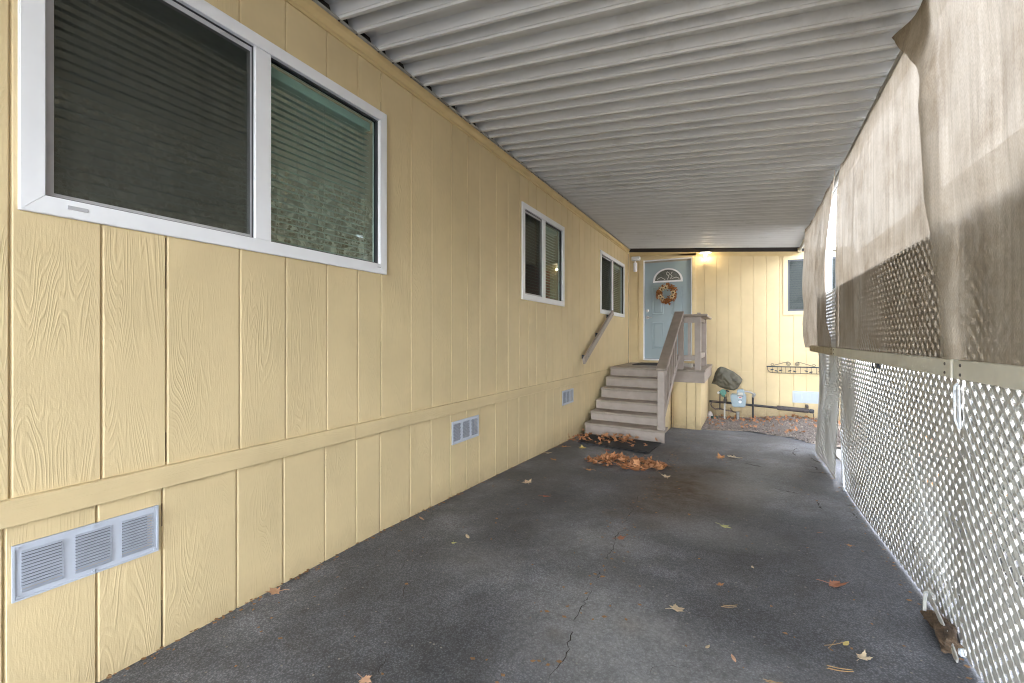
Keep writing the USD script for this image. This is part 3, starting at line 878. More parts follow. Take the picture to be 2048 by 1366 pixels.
# ------------------------------------------------------------------ windows of the left wall
def make_window(w, split, mul, slat_m, curtain, lab=None):
    y0, y1, z0, z1 = w
    t = T('window', (0, (y0 + y1) / 2, z0), home)
    fw = .058
    outer, inner = sbox(y0, z0, y1, z1), sbox(y0 + fw, z0 + fw, y1 - fw, z1 - fw)
    fr = MB()
    for poly in (  # four mitred lengths
            [(y0, z0), (y1, z0), (y1 - fw, z0 + fw), (y0 + fw, z0 + fw)], [(y0, z1), (y0 + fw, z1 - fw), (y1 - fw, z1 - fw), (y1, z1)],
            [(y0, z0), (y0 + fw, z0 + fw), (y0 + fw, z1 - fw), (y0, z1)], [(y1, z0), (y1, z1), (y1 - fw, z1 - fw), (y1 - fw, z0 + fw)]):
        fr.prism(Polygon(poly).buffer(-.0004), -.05, .016, 'yz')
    fr.prism(outer.buffer(.002, join_style=2).difference(outer.buffer(-.012)), .0008, .013, 'yz')
    fr.build('frame', 'white_vinyl', t)
    MB().cham(-.045, .011, split, split + mul, z0 + fw, z1 - fw, .003).build('mullion', 'white_vinyl', t)
    # right light: fixed glass
    a0, a1, b0, b1 = split + mul, y1 - fw, z0 + fw, z1 - fw
    MB().prism(sbox(a0, b0, a1, b1).difference(sbox(a0 + .008, b0 + .008, a1 - .010, b1 - .010)), -.03, -.006, 'yz').build('gasket', 'dark_gasket', t)
    MB().box(-.022, -.018, a0 + .006, a1 - .008, b0 + .006, b1 - .008).build('pane', 'pane_green', t)
    # left light: track, sash, screen
    c0, c1 = y0 + fw, split
    MB().prism(sbox(c0, b0, c1, b1).difference(sbox(c0 + .030, b0 + .018, c1 - .012, b1 - .026)), -.038, -.010, 'yz').build('sash', 'grey_track', t)
    MB().prism(sbox(c0, b0, c1, b1).difference(sbox(c0 + .006, b0 + .006, c1 - .005, b1 - .006)), -.009, -.004, 'yz').build('gasket', 'dark_gasket', t)
    MB().box(-.034, -.030, c0 + .02, c1 - .008, b0 + .012, b1 - .016).build('pane', 'pane_clear', t)
    MB().box(-.0120, -.0112, c0 + .004, c1 - .004, b0 + .004, b1 - .004).build('screen', 'screen_mesh', t)
    # blind
    MB().cham(-.115, -.065, y0 + .06, y1 - .06, z1 - .112, z1 - .062, .004).build('head_rail', slat_m, t)
    pitch, wd, ti = .0345, .046, math.radians(-13)
    zz = z1 - .135
    while zz > z0 + fw + .02:
        cx, cz = -.09, zz
        a = np.array([(-wd / 2, -.0012), (0, .0022), (wd / 2, -.0012)])
        R = np.array([[math.cos(ti), -math.sin(ti)], [math.sin(ti), math.cos(ti)]])
        q = a @ R.T
        q2 = q + [0, .0022]
        ring = np.vstack([q, q2[::-1]])
        v = [(cx + p[0], yy, cz + p[1]) for yy in (y0 + .07, y1 - .07) for p in ring]
        MB().add(v, [(k, (k + 1) % 6, 6 + (k + 1) % 6, 6 + k) for k in range(6)]).build('slat', slat_m, t)
        zz -= pitch
    for fy in (.12, .5, .75, .93) if y1 - y0 > 1.5 else (.15, .85):
        yy = y0 + (y1 - y0) * fy
        MB().tube([(-.066, yy, z1 - .11), (-.0655, yy + .004, (z0 + z1) / 2), (-.066, yy, z0 + fw)], .0013, 5).build('cord', 'cord', t)
    # lace, or the pink sheet that paints in a pane reflection
    if curtain:
        ya = np.linspace(y0 - .1, y1 + (.45 if curtain == 'lace' else -.05), 150)
        za = np.linspace(z0 + .03, z1 - .08, 12)
        Y, Z = np.meshgrid(ya, za, indexing='ij')
        if curtain == 'pink_reflection':  # low pink sheet stands in for a reflection in the glass
            Z = z0 + .03 + (Z - z0 - .03) * .47
        X = -.155 + .012 * np.sin(Y * 44) + .006 * np.sin(Y * 97 + 1)
        i = np.arange(Y.size).reshape(Y.shape)
        MB().add(np.stack([X, Y, Z], -1).reshape(-1, 3), np.stack([i[:-1, :-1], i[1:, :-1], i[1:, 1:], i[:-1, 1:]], -1).reshape(-1, 4)).build('curtain', curtain, t, True)
    return t


w1 = make_window(W1, 1.412, .082, 'slat_green', 'lace')
m = MB().cham(.0165, .0185, .735, .79, 1.655, 1.668, .001)
m.build('weep_cover', 'grey_track', w1)
MB().box(.0165, .018, 2.215, 2.245, 1.662, 1.667).build('maker_mark', 'grey_track', w1)
make_window(W2, 4.895, .085, 'slat_light', 'pink_reflection')
make_window(W3, 8.02, .085, 'slat_light', None)

# ------------------------------------------------------------------ end wall with the door
add = T('home_addition', (2, YB, -.23), label='yellow end wall with blue door at the far end of the carport', cat='house')
ROOF = lambda x: 3.0 - .078 * x
DO = (.30, 1.185, .80, 2.752)
BW = (2.675, 3.52, 1.627, 2.645)
gb = [0.0, .19, .40, .60, .80, 1.0, 1.195, 1.41, 1.612, 1.812, 2.015, 2.213, 2.413, 2.617, 2.826, 3.021, 3.225, 3.43, 3.70]
bh = [DO, inset(BW, .02)]
BV = (2.815, 3.225, .116, .318)
for a, b in zip(gb[:-1], gb[1:]):
    board(a, b, .628, 3.0, bh, back, 'siding_board', 'siding_back', add, top=lambda x: ROOF(x) - .12)
for a, b in zip(gb[:-1], gb[1:]):
    board(a, b, -.26, .622, [inset(BV, .02)], back, 'skirting_board', 'siding_back', add)
pw = Polygon([(0, -.26), (3.7, -.26), (3.7, ROOF(3.7) - .06), (0, ROOF(0) - .06)])
for h in (DO, inset(BW, .02)):
    pw = pw.difference(sbox(h[0], h[2], h[1], h[3]))
MB().prism(pw, YB + .008, YB + .03, 'xz').build('wall_panel', 'yellow_trim', add)
MB().box(0, 3.7, YB + 2.5, YB + 2.55, -.2, 2.7).box(0, .03, YB + .03, YB + 2.5, -.2, 2.7).box(3.67, 3.7, YB + .03, YB + 2.5, -.2, 2.7).box(0, 3.7, YB + .03, YB + 2.55, 2.7, 2.75).box(.03, 3.67, YB + .03, YB + 2.5, .6, .7).build('house_shell', 'interior_paint', add)
MB().box(1.3, 3.7, YB - .002, YB + .05, -.36, -.262).build('foundation', 'concrete_foot', add)
# frieze under the roof
m = MB().prism(Polygon([(.02, ROOF(.02) - .128), (3.7, ROOF(3.7) - .128), (3.7, ROOF(3.7) - .062), (.02, ROOF(.02) - .062)]), YB - .022, YB - .001, 'xz')
m.prism(Polygon([(.02, ROOF(.02) - .142), (3.7, ROOF(3.7) - .142), (3.7, ROOF(3.7) - .1282), (.02, ROOF(.02) - .1282)]), YB - .012, YB - .001, 'xz')
m.build('frieze', 'yellow_molding', add)
# door casing
m = MB().cham(.215, .292, YB - .02, YB - .001, .78, 2.755, .003).cham(1.193, 1.262, YB - .02, YB - .001, .78, 2.755, .003).cham(.215, 1.262, YB - .022, YB - .001, 2.756, 2.825, .003)
m.build('door_casing', 'yellow_trim', add)
m = MB().box(.293, .309, YB - .010, YB + .07, .80, 2.752).box(1.172, 1.192, YB - .010, YB + .07, .80, 2.752).box(.309, 1.172, YB - .010, YB + .07, 2.733, 2.753).box(.309, 1.172, YB - .03, YB + .07, .795, .818)
m.build('door_frame', 'white_vinyl', add)
door = T('door', (.74, YB + .04, .82), add)
dx0, dx1, dz0, dz1 = .311, 1.170, .821, 2.731
MB().box(dx0, dx1, YB + .040, YB + .08, dz0, dz1).build('door_slab', 'door_blue', door)
for x0, x1, z0, z1 in ((.455, .675, 1.69, 2.225), (.812, 1.030, 1.69, 2.225), (.455, .675, 1.02, 1.535), (.812, 1.030, 1.02, 1.535)):
    m = MB()
    ys_ = [YB + .0395, YB + .0325, YB + .0385, YB + .0375, YB + .033]
    ins = [0, .010, .022, .034, .050]
    rings = []
    for yv, d in zip(ys_, ins):
        rings.append([(x0 + d, yv, z0 + d), (x1 - d, yv, z0 + d), (x1 - d, yv, z1 - d), (x0 + d, yv, z1 - d)])
    f = [(q * 4 + k, q * 4 + (k + 1) % 4, q * 4 + 4 + (k + 1) % 4, q * 4 + 4 + k) for q in range(4) for k in range(4)] + [(16, 17, 18, 19)]
    m.add(np.vstack(rings), f)
    m.build('door_panel', 'door_blue', door)


def fan(r, cx=.748, cz=2.335, n=28):
    return Polygon([(cx + r * math.cos(t), cz + .88 * r * math.sin(t)) for t in np.linspace(0, math.pi, n)])


MB().prism(fan(.275).union(sbox(.473, 2.31, 1.023, 2.336)).difference(fan(.238, cz=2.342)), YB + .026, YB + .039, 'xz').build('fanlight_frame', 'white_vinyl', door)
MB().prism(fan(.24, cz=2.342), YB + .034, YB + .0385, 'xz').build('fanlight', 'fan_glass', door)
for pts in ([(.74, 2.36), (.77, 2.42), (.72, 2.47), (.74, 2.51), (.78, 2.48), (.76, 2.40)], [(.79, 2.37), (.83, 2.42), (.80, 2.45), (.83, 2.50)], [(.82, 2.37), (.90, 2.40), (.96, 2.37)],
            [(.70, 2.36), (.62, 2.41), (.55, 2.37)]):
    P = np.array(pts)
    u = np.linspace(0, 1, 16)
    q = np.stack([np.interp(u, np.linspace(0, 1, len(P)), P[:, 0]), np.interp(u, np.linspace(0, 1, len(P)), P[:, 1])], 1)
    MB().tube(np.c_[q[:, 0], 0 * u + YB + .033, q[:, 1]], .004, 5).build('glass_came', 'caming', door)
m = MB().lathe([(0, .03), (.028, .028), (.03, 0)], (.365, YB + .04, 1.765), 14, 'y')
m.build('deadbolt', 'silver', door, 40)
m = MB().lathe([(.012, .055), (.012, .012), (.032, .010), (.034, 0)], (.365, YB + .04, 1.632), 14, 'y').tube([(.365, YB - .015, 1.632), (.40, YB - .018, 1.633), (.455, YB - .014, 1.628)], [.011, .010, .008], 8)
m.build('door_handle', 'silver', door, 40)
# dark window of the end wall
bw = T('window', (3.1, YB, 1.63), add)
x0, x1, z0, z1 = BW
MB().prism(sbox(x0, z0, x1, z1).difference(sbox(x0 + .068, z0 + .066, x1 - .068, z1 - .064)), YB - .02, YB + .03, 'xz').build('casing', 'yellow_trim', bw)
MB().prism(sbox(x0 + .069, z0 + .067, x1 - .069, z1 - .065).difference(sbox(x0 + .095, z0 + .095, x1 - .095, z1 - .092)), YB - .012, YB + .03, 'xz').build('frame', 'bronze_frame', bw)
MB().box(x0 + .09, x1 - .09, YB + .005, YB + .009, z0 + .09, z1 - .088).build('pane', 'pane_clear', bw)
MB().box(x0 + .092, x1 - .092, YB - .0035, YB - .0028, z0 + .092, z1 - .09).build('screen', 'screen_mesh', bw)  # screen added to dim the bright reflection in this pane
zz = z1 - .12
while zz > z0 + .1:
    MB().add([(x, YB + .05 + d, zz + e) for x in (x0 + .1, x1 - .1) for d, e in ((-.012, -.010), (.012, .010), (.013, .008), (-.011, -.012))],
             [(0, 1, 5, 4), (1, 2, 6, 5), (2, 3, 7, 6), (3, 0, 4, 7)]).build('slat', 'slat_dark', bw)
    zz -= .04
# vent of the end wall
vt = T('foundation_vent', (3.0, YB, .116), add)
x0, x1, z0, z1 = BV
MB().prism(sbox(x0, z0, x1, z1), YB - .006, YB - .001, 'xz').prism(sbox(x0, z0, x1, z1).difference(sbox(x0 + .007, z0 + .007, x1 - .007, z1 - .007)), YB - .010, YB - .0065, 'xz').build('flange', 'vent_back', vt)
for c in range(3):
    c0 = x0 + .03 + c * .125
    for k in range(9):
        zb = z0 + .025 + k * .017
        MB().add([(x, YB - d, zb + e) for x in (c0, c0 + .10) for d, e in ((.0062, .014), (.014, .004), (.0062, .0))], [(0, 1, 4, 3), (1, 2, 5, 4)]).build('louver', 'vent_back', vt)

# ------------------------------------------------------------------ carport roof
EX = lambda y: 2.81 + .0165 * (y - 2.7)
roof = T('carport_roof', (1.4, 3, 2.75), label='ribbed white metal carport roof with ledger channel and eave tube', cat='carport roof')
# profile over one pan along y (0 at the narrow rib's near foot), heights above the rib bottoms
H = .066
prof = [(-.040, H), (-.020, .018), (-.018, .0135), (-.012, .012), (-.009, 0), (.009, 0), (.011, .012), (.026, H),           # rib A
        (.091, H), (.111, .018), (.113, .0135), (.119, .012), (.122, 0), (.140, 0), (.142, .012), (.157, H)]               # rib B
PER = .3120
y = 1.883 - PER * 22
pans = []
while y < 9.2:
    if y > -4.8:
        pans.append(y)
    y += PER
for y0 in pans:
    p = prof + [(PER - .0401, H)]
    v = []
    for q, h in p:
        yy = min(y0 + q, 9.30)
        xr = EX(yy) + .05
        v += [(.012, yy, ROOF(.012) + h - .010), (xr, yy, ROOF(xr) + h - .010)]
    n = len(p)
    m = MB().add(v, [(2 * k, 2 * k + 1, 2 * k + 3, 2 * k + 2) for k in range(n - 1)])
    vt_ = np.array(v) + [0, 0, .0025]
    m.add(vt_, [(2 * k, 2 * k + 2, 2 * k + 3, 2 * k + 1) for k in range(n - 1)])
    m.build('roof_pan', 'pan_paint', roof)
MB().prism(Polygon([(0.0006, 2.991), (.052, 2.985), (.052, 2.990), (.006, 3.004), (.006, 3.075), (.0006, 3.075)]), pans[0], 9.30, 'xz') if False else None
m = MB()
cp = [(.0006, 2.9905), (.055, 2.9845), (.057, 2.989), (.008, 2.9945), (.008, 3.09), (.0006, 3.09)]
m.add([(x, yy, z) for yy in (pans[0], 9.30) for x, z in cp], [(k, (k + 1) % 6, 6 + (k + 1) % 6, 6 + k) for k in range(6)])
m.build('ledger_channel', 'channel_grey', roof)
MB().box(-.03, .07, pans[0], 9.30, 3.072, 3.094).box(.0083, .0112, pans[0], 9.30, 2.996, 3.0715).build('flashing', 'dark_gap', roof)  # added dark boxes stop sky leaking in and blacken the valley ends
for y0 in pans:
    for q in (0., .131):
        if .8 < y0 + q < 6:
            MB().box(.040, .048, y0 + q - .004, y0 + q + .004, 2.9800, 2.9858).build('screw', 'rust_screw', roof)
ye = np.linspace(-4.8, 9.2, 40)
MB().tube(np.c_[[EX(q) for q in ye], ye, [ROOF(EX(q)) - .042 for q in ye]], .024, 10).build('eave_tube', 'channel_grey', roof, 60)
for q in np.arange(-4, 9, 1.9):
    MB().tube([(EX(q + d), q + d, ROOF(EX(q)) - .042) for d in (-.03, -.01, .01, .03)], .028, 10).build('tube_collar', 'galv', roof, 60)
m = MB().prism(Polygon([(EX(q) + .045, q) for q in (-4.8, 9.3)] + [(EX(q) + .075, q) for q in (9.3, -4.8)]), ROOF(2.9) - .02, ROOF(2.8) + .075, 'xy')
m.build('eave_fascia', 'pan_paint', roof)
MB().prism(Polygon([(.02, ROOF(.02) - .060), (3.0, ROOF(3.0) - .060), (3.0, ROOF(3.0) + .06), (.02, ROOF(.02) + .06)]), 9.295, 9.349, 'xz').build('closure_strip', 'dark_gap', roof)  # dark strip painted in for the gap between roof and frieze
MB().cham(2.885, 2.94, 9.24, 9.293, ROOF(2.9) - .09, ROOF(2.9) - .012, .004).build('end_bracket', 'rail_stained', roof)
for q in (-3.6, 6.05):
    MB().cham(EX(q) - .02, EX(q) + .045, q - .032, q + .032, float(g(2.8, q)) - .02, ROOF(EX(q)) - .062, .004).build('roof_post', 'post_white', roof)

# ------------------------------------------------------------------ lattice fence
FX = 2.815
PITCH, SW, TH = .0660, .0262, .0012


def lattice(name, label, y0, y1, clip, bow):
    t = T(name, (FX, (y0 + y1) / 2, 0), label=label, cat='lattice panel', group='white lattice panels of the carport fence')
    th = .0030 if y0 < 0 else TH
    for s, x0 in ((1, FX - th), (-1, FX + .0002)):
        k0 = math.floor((y0 - 2.2) / PITCH) if s > 0 else math.floor((y0 - .2) / PITCH)
        for k in range(k0, k0 + int((y1 - y0 + 2.6) / PITCH) + 2):
            b = k * PITCH
            ln = LineString([(b, -.1), (b + 1.9, 1.8)]) if s > 0 else LineString([(b, -.1), (b - 1.9, 1.8)])
            q = ln.buffer(SW / 2, cap_style=2).intersection(clip)
            if q.is_empty or q.area < 3e-4:
                continue
            for pq in getattr(q, 'geoms', [q]):
                if pq.area < 3e-4:
                    continue
                m = MB()
                pq = pq.segmentize(.28)
                m.prism(pq, x0, x0 + th, 'yz')
                v, f = m.arr()
                v[:, 0] += bow(v[:, 1], v[:, 2]) * np.clip((1.10 - v[:, 2]) / .3, 0, 1)
                MB().add(v, f).build('lattice_strip', 'lattice_vinyl', t)
    return t


ZT = 1.69
near_clip = Polygon([(-1.6, .03), (1.7, .03), (2.0, .022), (2.375, .012), (2.368, .4), (2.372, ZT), (-1.6, ZT)])
mid_clip = Polygon([(2.402, .008), (4.70, -.040), (4.82, .12), (4.965, .42), (4.972, ZT), (2.398, ZT), (2.405, .5)])
far_clip = Polygon([(4.992, -.04), (6.25, -.05), (6.25, ZT), (4.992, ZT)])
lattice('lattice_panel', 'nearest white lattice panel of the fence, cut by the right edge of the photo', -1.6, 2.38, near_clip, lambda y, z: .008 * np.sin(y * 2.1) + .02 * np.clip(.5 - z, 0, 1) * np.clip(2.3 - y, 0, 1))
lattice('lattice_panel', 'long middle lattice panel of the fence, with a torn lower far corner', 2.39, 4.98, mid_clip, lambda y, z: .006 * np.sin(y * 2.7 + z * 2))
lattice('lattice_panel', 'short far lattice panel of the fence, bowed inward at its foot', 4.98, 6.26, far_clip, lambda y, z: -.045 * np.clip(.75 - z, 0, 1) * np.sin((y - 4.5) * 1.2) + .010 * np.sin(y * 6 + z * 3))
RX = 2.775
for y0, y1, mt, lab in ((-1.6, 2.345, 'rail_paint', 'near length of beige rail screwed along the lattice, at the right edge'), (2.362, 5.02, 'rail_paint', 'long beige rail along the middle lattice panel'),
                        (5.024, 6.62, 'rail_stained', 'short yellow stained rail at the far end of the lattice')):
    t = T('fence_rail', (RX, (y0 + y1) / 2, 1.07), label=lab, cat='fence rail', group='rails of the lattice fence')
    MB().cham(RX - .006, RX + .024, y0, y1, 1.068, 1.138, .003).build('rail_board', mt, t)
    for yy in (y0 + .06, y1 - .07):
        if yy < .5:
            continue
        for zz in (1.085, 1.12):
            MB().lathe([(0, .003), (.005, .0025), (.0065, 0)], (0, 0, 0), 8).arr()
            vv, ff = MB().lathe([(0, .004), (.005, .003), (.0068, 0)], (0, 0, 0), 8).arr()
            MB().add(np.c_[-vv[:, 2] + RX - .006, vv[:, 0] + yy, vv[:, 1] + zz], ff).build('screw', 'rust_screw', t)
for yy, lab in ((2.385, 'white metal fence post behind the seam of the near and middle lattice'), (4.985, 'white metal fence post behind the seam of the middle and far lattice')):
    t = T('fence_post', (2.87, yy, 0), label=lab, cat='fence post', group='white posts of the lattice fence')
    m = MB().cham(2.832, 2.868, yy - .02, yy + .02, float(g(2.85, yy)) - .01, 1.14, .004)
    if yy > 4:
        m.bar((2.842, yy - .01, .42), (2.83, yy - .22, float(g(2.83, yy)) + .02), .045, .02)
    m.build('post', 'post_white', t)
    vv, ff = MB().cham(2.80 if yy > 4 else 2.79, 2.87, yy - .29 if yy > 4 else yy - .03, yy - .20 if yy > 4 else yy + .03, float(g(2.82, yy)) + .002, float(g(2.82, yy)) + .03, .008).arr()
    MB().add(vv, ff).build('foot', 'post_white', t)
    if yy < 4:
        MB().bar((2.80, yy + .012, 1.04), (2.80, yy - .004, .87), .022, .006, (1, 0, 0), .002).tube([(2.798, yy + .012, 1.045), (2.79, yy + .014, 1.03), (2.79, yy + .006, .9), (2.80, yy, .87)], .004, 6).build('bracket', 'post_white', t)
# rotten block at the foot of the near seam
rng = np.random.default_rng(4)
b = trimesh.creation.box((.05, .26, .05)).subdivide().subdivide().subdivide()
v = np.array(b.vertices)
nn = meshkit.fbm(v * [30, 12, 40] + 5, 4, 3) - .5
v += np.array(b.vertex_normals) * (nn[:, None] * .075)
v[:, 2] -= .12 * np.clip(v[:, 1], 0, 1) + .05 * np.abs(v[:, 1])
v = v @ rotm(0, .25, -.05).T
MB().add(v + [2.782, 2.49, .035], b.faces).build('rotten_wood', 'rotten_wood', None, 25, label='splintered rotten brown wood block under the lattice seam', cat='wood block')
m = MB()
m.tube([(2.765, 2.64, .02), (2.765, 2.63, .11), (2.77, 2.60, .135), (2.775, 2.56, .12)], .007, 6).bar((2.775, 2.62, .11), (2.775, 2.45, .055), .03, .005, (1, 0, 0)).bar((2.775, 2.42, .05), (2.772, 2.31, .004), .035, .006, (1, 0, 0))
m.build('broken_bracket', 'lattice_vinyl', label='broken white plastic strip on top of the rotten wood block', cat='bracket')
MB().tube([(2.80, 3.72, 1.075), (2.795, 3.70, 1.06), (2.795, 3.69, 1.03), (2.80, 3.66, 1.0)], .004, 6).cham(2.80, 2.82, 3.62, 3.66, 1.035, 1.066, .003).build(
    'cable_clip', 'black_iron', label='small black clip with a wire under the beige rail', cat='clip')


# ------------------------------------------------------------------ shade cloths
def cloth(label, left_edge, right_edge, amp, seed, xoff=0., bulge=None, ns=150, nt=60):
    """left_edge / right_edge: lists of (z, y) from top to bottom; hangs from the eave tube to the rail"""
    L, Rr = np.array(left_edge), np.array(right_edge)
    S, Tt = np.meshgrid(np.linspace(0, 1, ns), np.linspace(0, 1, nt), indexing='ij')
    zb = np.interp(Tt, np.linspace(0, 1, len(L)), L[:, 0])
    fr = (L[0, 0] - L[:, 0]) / (L[0, 0] - L[-1, 0])
    yl = np.interp(Tt, fr, L[:, 1])
    fr2 = (Rr[0, 0] - Rr[:, 0]) / (Rr[0, 0] - Rr[-1, 0])
    yr = np.interp(Tt, fr2, Rr[:, 1])
    Y = yl + (yr - yl) * S
    top = ROOF(EX(Y)) - .035
    Z = top + (1.105 - top) * Tt
    Z = Z + .012 * np.sin(Y * 9 + seed) * np.exp(-Tt * 9)
    xb = EX(Y) - .027 + (2.800 - EX(Y) + .027) * np.clip(Tt * 1.25, 0, 1)
    n1 = meshkit.noise(np.stack([Y * 7, Z * .5, Y * 0 + seed], -1), seed) - .5
    n2 = meshkit.noise(np.stack([Y * 23, Z * .8, Y * 0 + seed], -1), seed + 1) - .5
    n3 = meshkit.noise(np.stack([Y * 2.5, Z * 1.5, Y * 0 + seed], -1), seed + 2) - .5
    env = np.sin(np.pi * np.clip(Tt, 0, 1)) ** .5 * .85 + .15
    X = xb + xoff - amp * env * (np.abs(n1) * 1.6 + .45 * n2 + 1.2 * n3)
    if bulge:
        X = X + bulge(S, Tt, Y, Z)
    low = np.clip((1.85 - Z) / .2, 0, 1)
    X = X * (1 - .9 * low) + .9 * low * np.minimum(X + .014, 2.8105 + xoff * .12)
    X = np.minimum(X, 2.8118 + (1 - low) * .1)
    i = np.arange(Y.size).reshape(Y.shape)
    MB().add(np.stack([X, Y, Z], -1).reshape(-1, 3), np.stack([i[:-1, :-1], i[1:, :-1], i[1:, 1:], i[:-1, 1:]], -1).reshape(-1, 4)).build(
        'shade_cloth', 'shade_cloth', None, True, label=label, cat='shade cloth', group='shade cloths hung along the carport')


cloth('far narrow shade cloth, curled at its edges, next to the end wall', [(2.62, 7.55), (2.016, 7.45), (1.464, 7.24), (1.136, 7.05)],
      [(2.59, 4.97), (2.387, 5.06), (1.949, 5.14), (1.59, 5.24), (1.348, 5.22), (1.20, 5.08), (1.10, 5.06)], .03, 31, -.01,
      lambda S, Tt, Y, Z: -.03 * np.exp(-((S - 1) / .06) ** 2) - .035 * np.exp(-(S / .05) ** 2) - .03 * np.sin(np.pi * Tt) * S)
cloth('middle shade cloth with dark lattice showing through its lower part', [(2.6, 4.90), (2.228, 5.0), (1.568, 5.06), (1.10, 5.06)],
      [(2.7, 2.62), (2.2, 2.63), (1.7, 2.55), (1.35, 2.45), (1.1, 2.455)], .022, 12, .012, lambda S, Tt, Y, Z: -.02 * np.exp(-(S / .03) ** 2))
cloth('nearest shade cloth with loose wavy edge, at the right of the photo', [(2.72, 2.97), (2.60, 2.86), (2.432, 2.673), (2.331, 2.62), (2.246, 2.668), (2.104, 2.655), (1.783, 2.60), (1.618, 2.555), (1.375, 2.477), (1.14, 2.49), (1.10, 2.49)],
      [(2.75, -1.6), (1.1, -1.6)], .026, 55, -.016,
      lambda S, Tt, Y, Z: -.028 * np.exp(-(S / .02) ** 2) * (1 - .5 * Tt) - .02 * np.exp(-(S / .08) ** 2) * np.exp(-Tt * 7) + .02 * np.exp(-((S - .05) / .03) ** 2))

# ------------------------------------------------------------------ entry steps
steps = T('entry_steps', (.6, 7.0, -.12), label='mauve brown painted wooden steps and landing with railing, in front of the blue door', cat='steps')
SK = -.125
sk = lambda x: SK * (x - .05)


def sbx(m, x0, x1, y0, y1, z0, z1, c=.003):
    """box whose front follows the slight skew of the steps"""
    v, f = MB().cham(x0, x1, y0, y1, z0, z1, c).arr()
    v[:, 1] += SK * (v[:, 0] - .05)
    return m.add(v, f)


tz = [.035, .163, .298, .452, .602, .745]
ty = [6.337, 6.605, 6.884, 7.165, 7.455, 7.73]
for i in range(5):
    xr = 1.155 if i == 0 else 1.085
    sbx(MB(), .045, xr, ty[i], ty[i + 1] + .03, tz[i] - .034, tz[i], .006).build('tread', 'tread_paint', steps)
for i in range(6):
    zb = -.2 if i == 0 else tz[i - 1] + .001
    xr = 1.145 if i == 0 else 1.035
    sbx(MB(), .05, xr, ty[i] + .022, ty[i] + .044, zb, tz[i] - .035, .002).build('riser', 'step_paint', steps)
LY = 7.73
for k in range(6):
    y0 = LY - .005 + k * .268
    m = MB()
    v, f = MB().cham(.045, 1.545, y0, min(y0 + .264, 9.325), .711, .745, .004).arr()
    front = v[:, 1] < y0 + .1
    if k == 0:
        v[front, 1] += SK * (v[front, 0] - .05)
    m.add(v, f).build('deck_board', 'tread_paint', steps)
m = MB()
sbx(m, 1.04, 1.53, LY + .02, LY + .045, .545, .710)
m.build('fascia', 'step_paint', steps)
MB().cham(1.505, 1.53, LY - .155, 9.32, .545, .7095).build('fascia', 'step_paint', steps)
# yellow skirting of the landing and of the stair side
for x0, x1 in ((1.045, 1.075), (1.075, 1.27), (1.27, 1.40), (1.40, 1.478)):
    m = MB()
    sbx(m, x0 + .002, x1 - .002, LY + .05, LY + .065, -.3, .545, .003)
    m.build('skirt_board', 'siding_back', steps)
for k in range(8):
    y0 = LY - .115 + k * .206
    MB().cham(1.464, 1.48, y0 + .002, min(y0 + .204, 9.32), -.3, .545, .003).build('skirt_board', 'siding_left', steps)
MB().prism(Polygon([(6.36, -.3), (7.66, -.3), (7.66, .55), (7.35, .53), (6.36, -.005)]), 1.02, 1.036, 'yz').build('stair_skirt', 'siding_left', steps)
MB().prism(Polygon([(6.42, .00), (7.62, .70), (7.62, .53), (6.60, -.06), (6.42, -.06)]), 1.037, 1.06, 'yz').build('stringer', 'step_paint', steps)
# newel, sloping rail, balusters
MB().cham(1.058, 1.146, 6.225, 6.31, .035, .80, .005).build('newel_post', 'step_paint', steps)
A0, A1 = np.array([1.105, 6.235, .815]), np.array([1.175, 7.54, 1.625])
MB().bar(A0, A1, .135, .034, (0, 0, 1), .006).build('stair_handrail', 'tread_paint', steps)
MB().bar(A0 + [.03, .03, -.058], A1 + [.015, -.01, -.058], .036, .085, (0, 0, 1), .004).build('stair_rail', 'step_paint', steps)
B0, B1 = np.array([1.115, 6.31, .20]), np.array([1.16, 7.52, .945])
MB().bar(B0, B1, .036, .085, (0, 0, 1), .004).build('stair_rail', 'step_paint', steps)
for k in range(5):
    t = (k + .8) / 6
    lo, hi = B0 + (B1 - B0) * t, A0 + [.03, 0, -.10] + (A1 - A0) * (t + .01)
    MB().bar((lo[0], lo[1], lo[2] + .04), (lo[0] + .005, lo[1], hi[2] + .02), .036, .036, (1, 0, 0), .002).build('baluster', 'step_paint', steps)
MB().cham(1.155, 1.235, 7.52, 7.60, .745, 1.60, .004).build('landing_post', 'step_paint', steps)
MB().cham(1.395, 1.482, 7.525, 7.612, .745, 1.55, .004).build('landing_post', 'step_paint', steps)
MB().cham(1.40, 1.48, 8.72, 8.80, .745, 1.55, .004).build('landing_post', 'step_paint', steps)
MB().cham(1.13, 1.575, 7.48, 7.635, 1.552, 1.588, .006).build('landing_cap', 'tread_paint', steps)
MB().cham(1.40, 1.56, 7.636, 8.86, 1.552, 1.588, .006).build('landing_cap', 'tread_paint', steps)
MB().cham(1.236, 1.394, 7.545, 7.583, 1.46, 1.55, .003).build('landing_rail', 'step_paint', steps)
MB().cham(1.236, 1.394, 7.545, 7.583, .885, .965, .003).build('landing_rail', 'step_paint', steps)
MB().cham(1.425, 1.46, 7.613, 8.719, 1.49, 1.55, .003).build('landing_rail', 'step_paint', steps)
MB().cham(1.425, 1.46, 7.613, 8.719, .905, .985, .003).build('landing_rail', 'step_paint', steps)
MB().cham(1.295, 1.335, 7.548, 7.582, .965, 1.46, .003).build('baluster', 'step_paint', steps)
MB().cham(1.425, 1.475, 7.55, 7.60, 1.588, 1.612, .004).build('post_block', 'step_paint', steps)

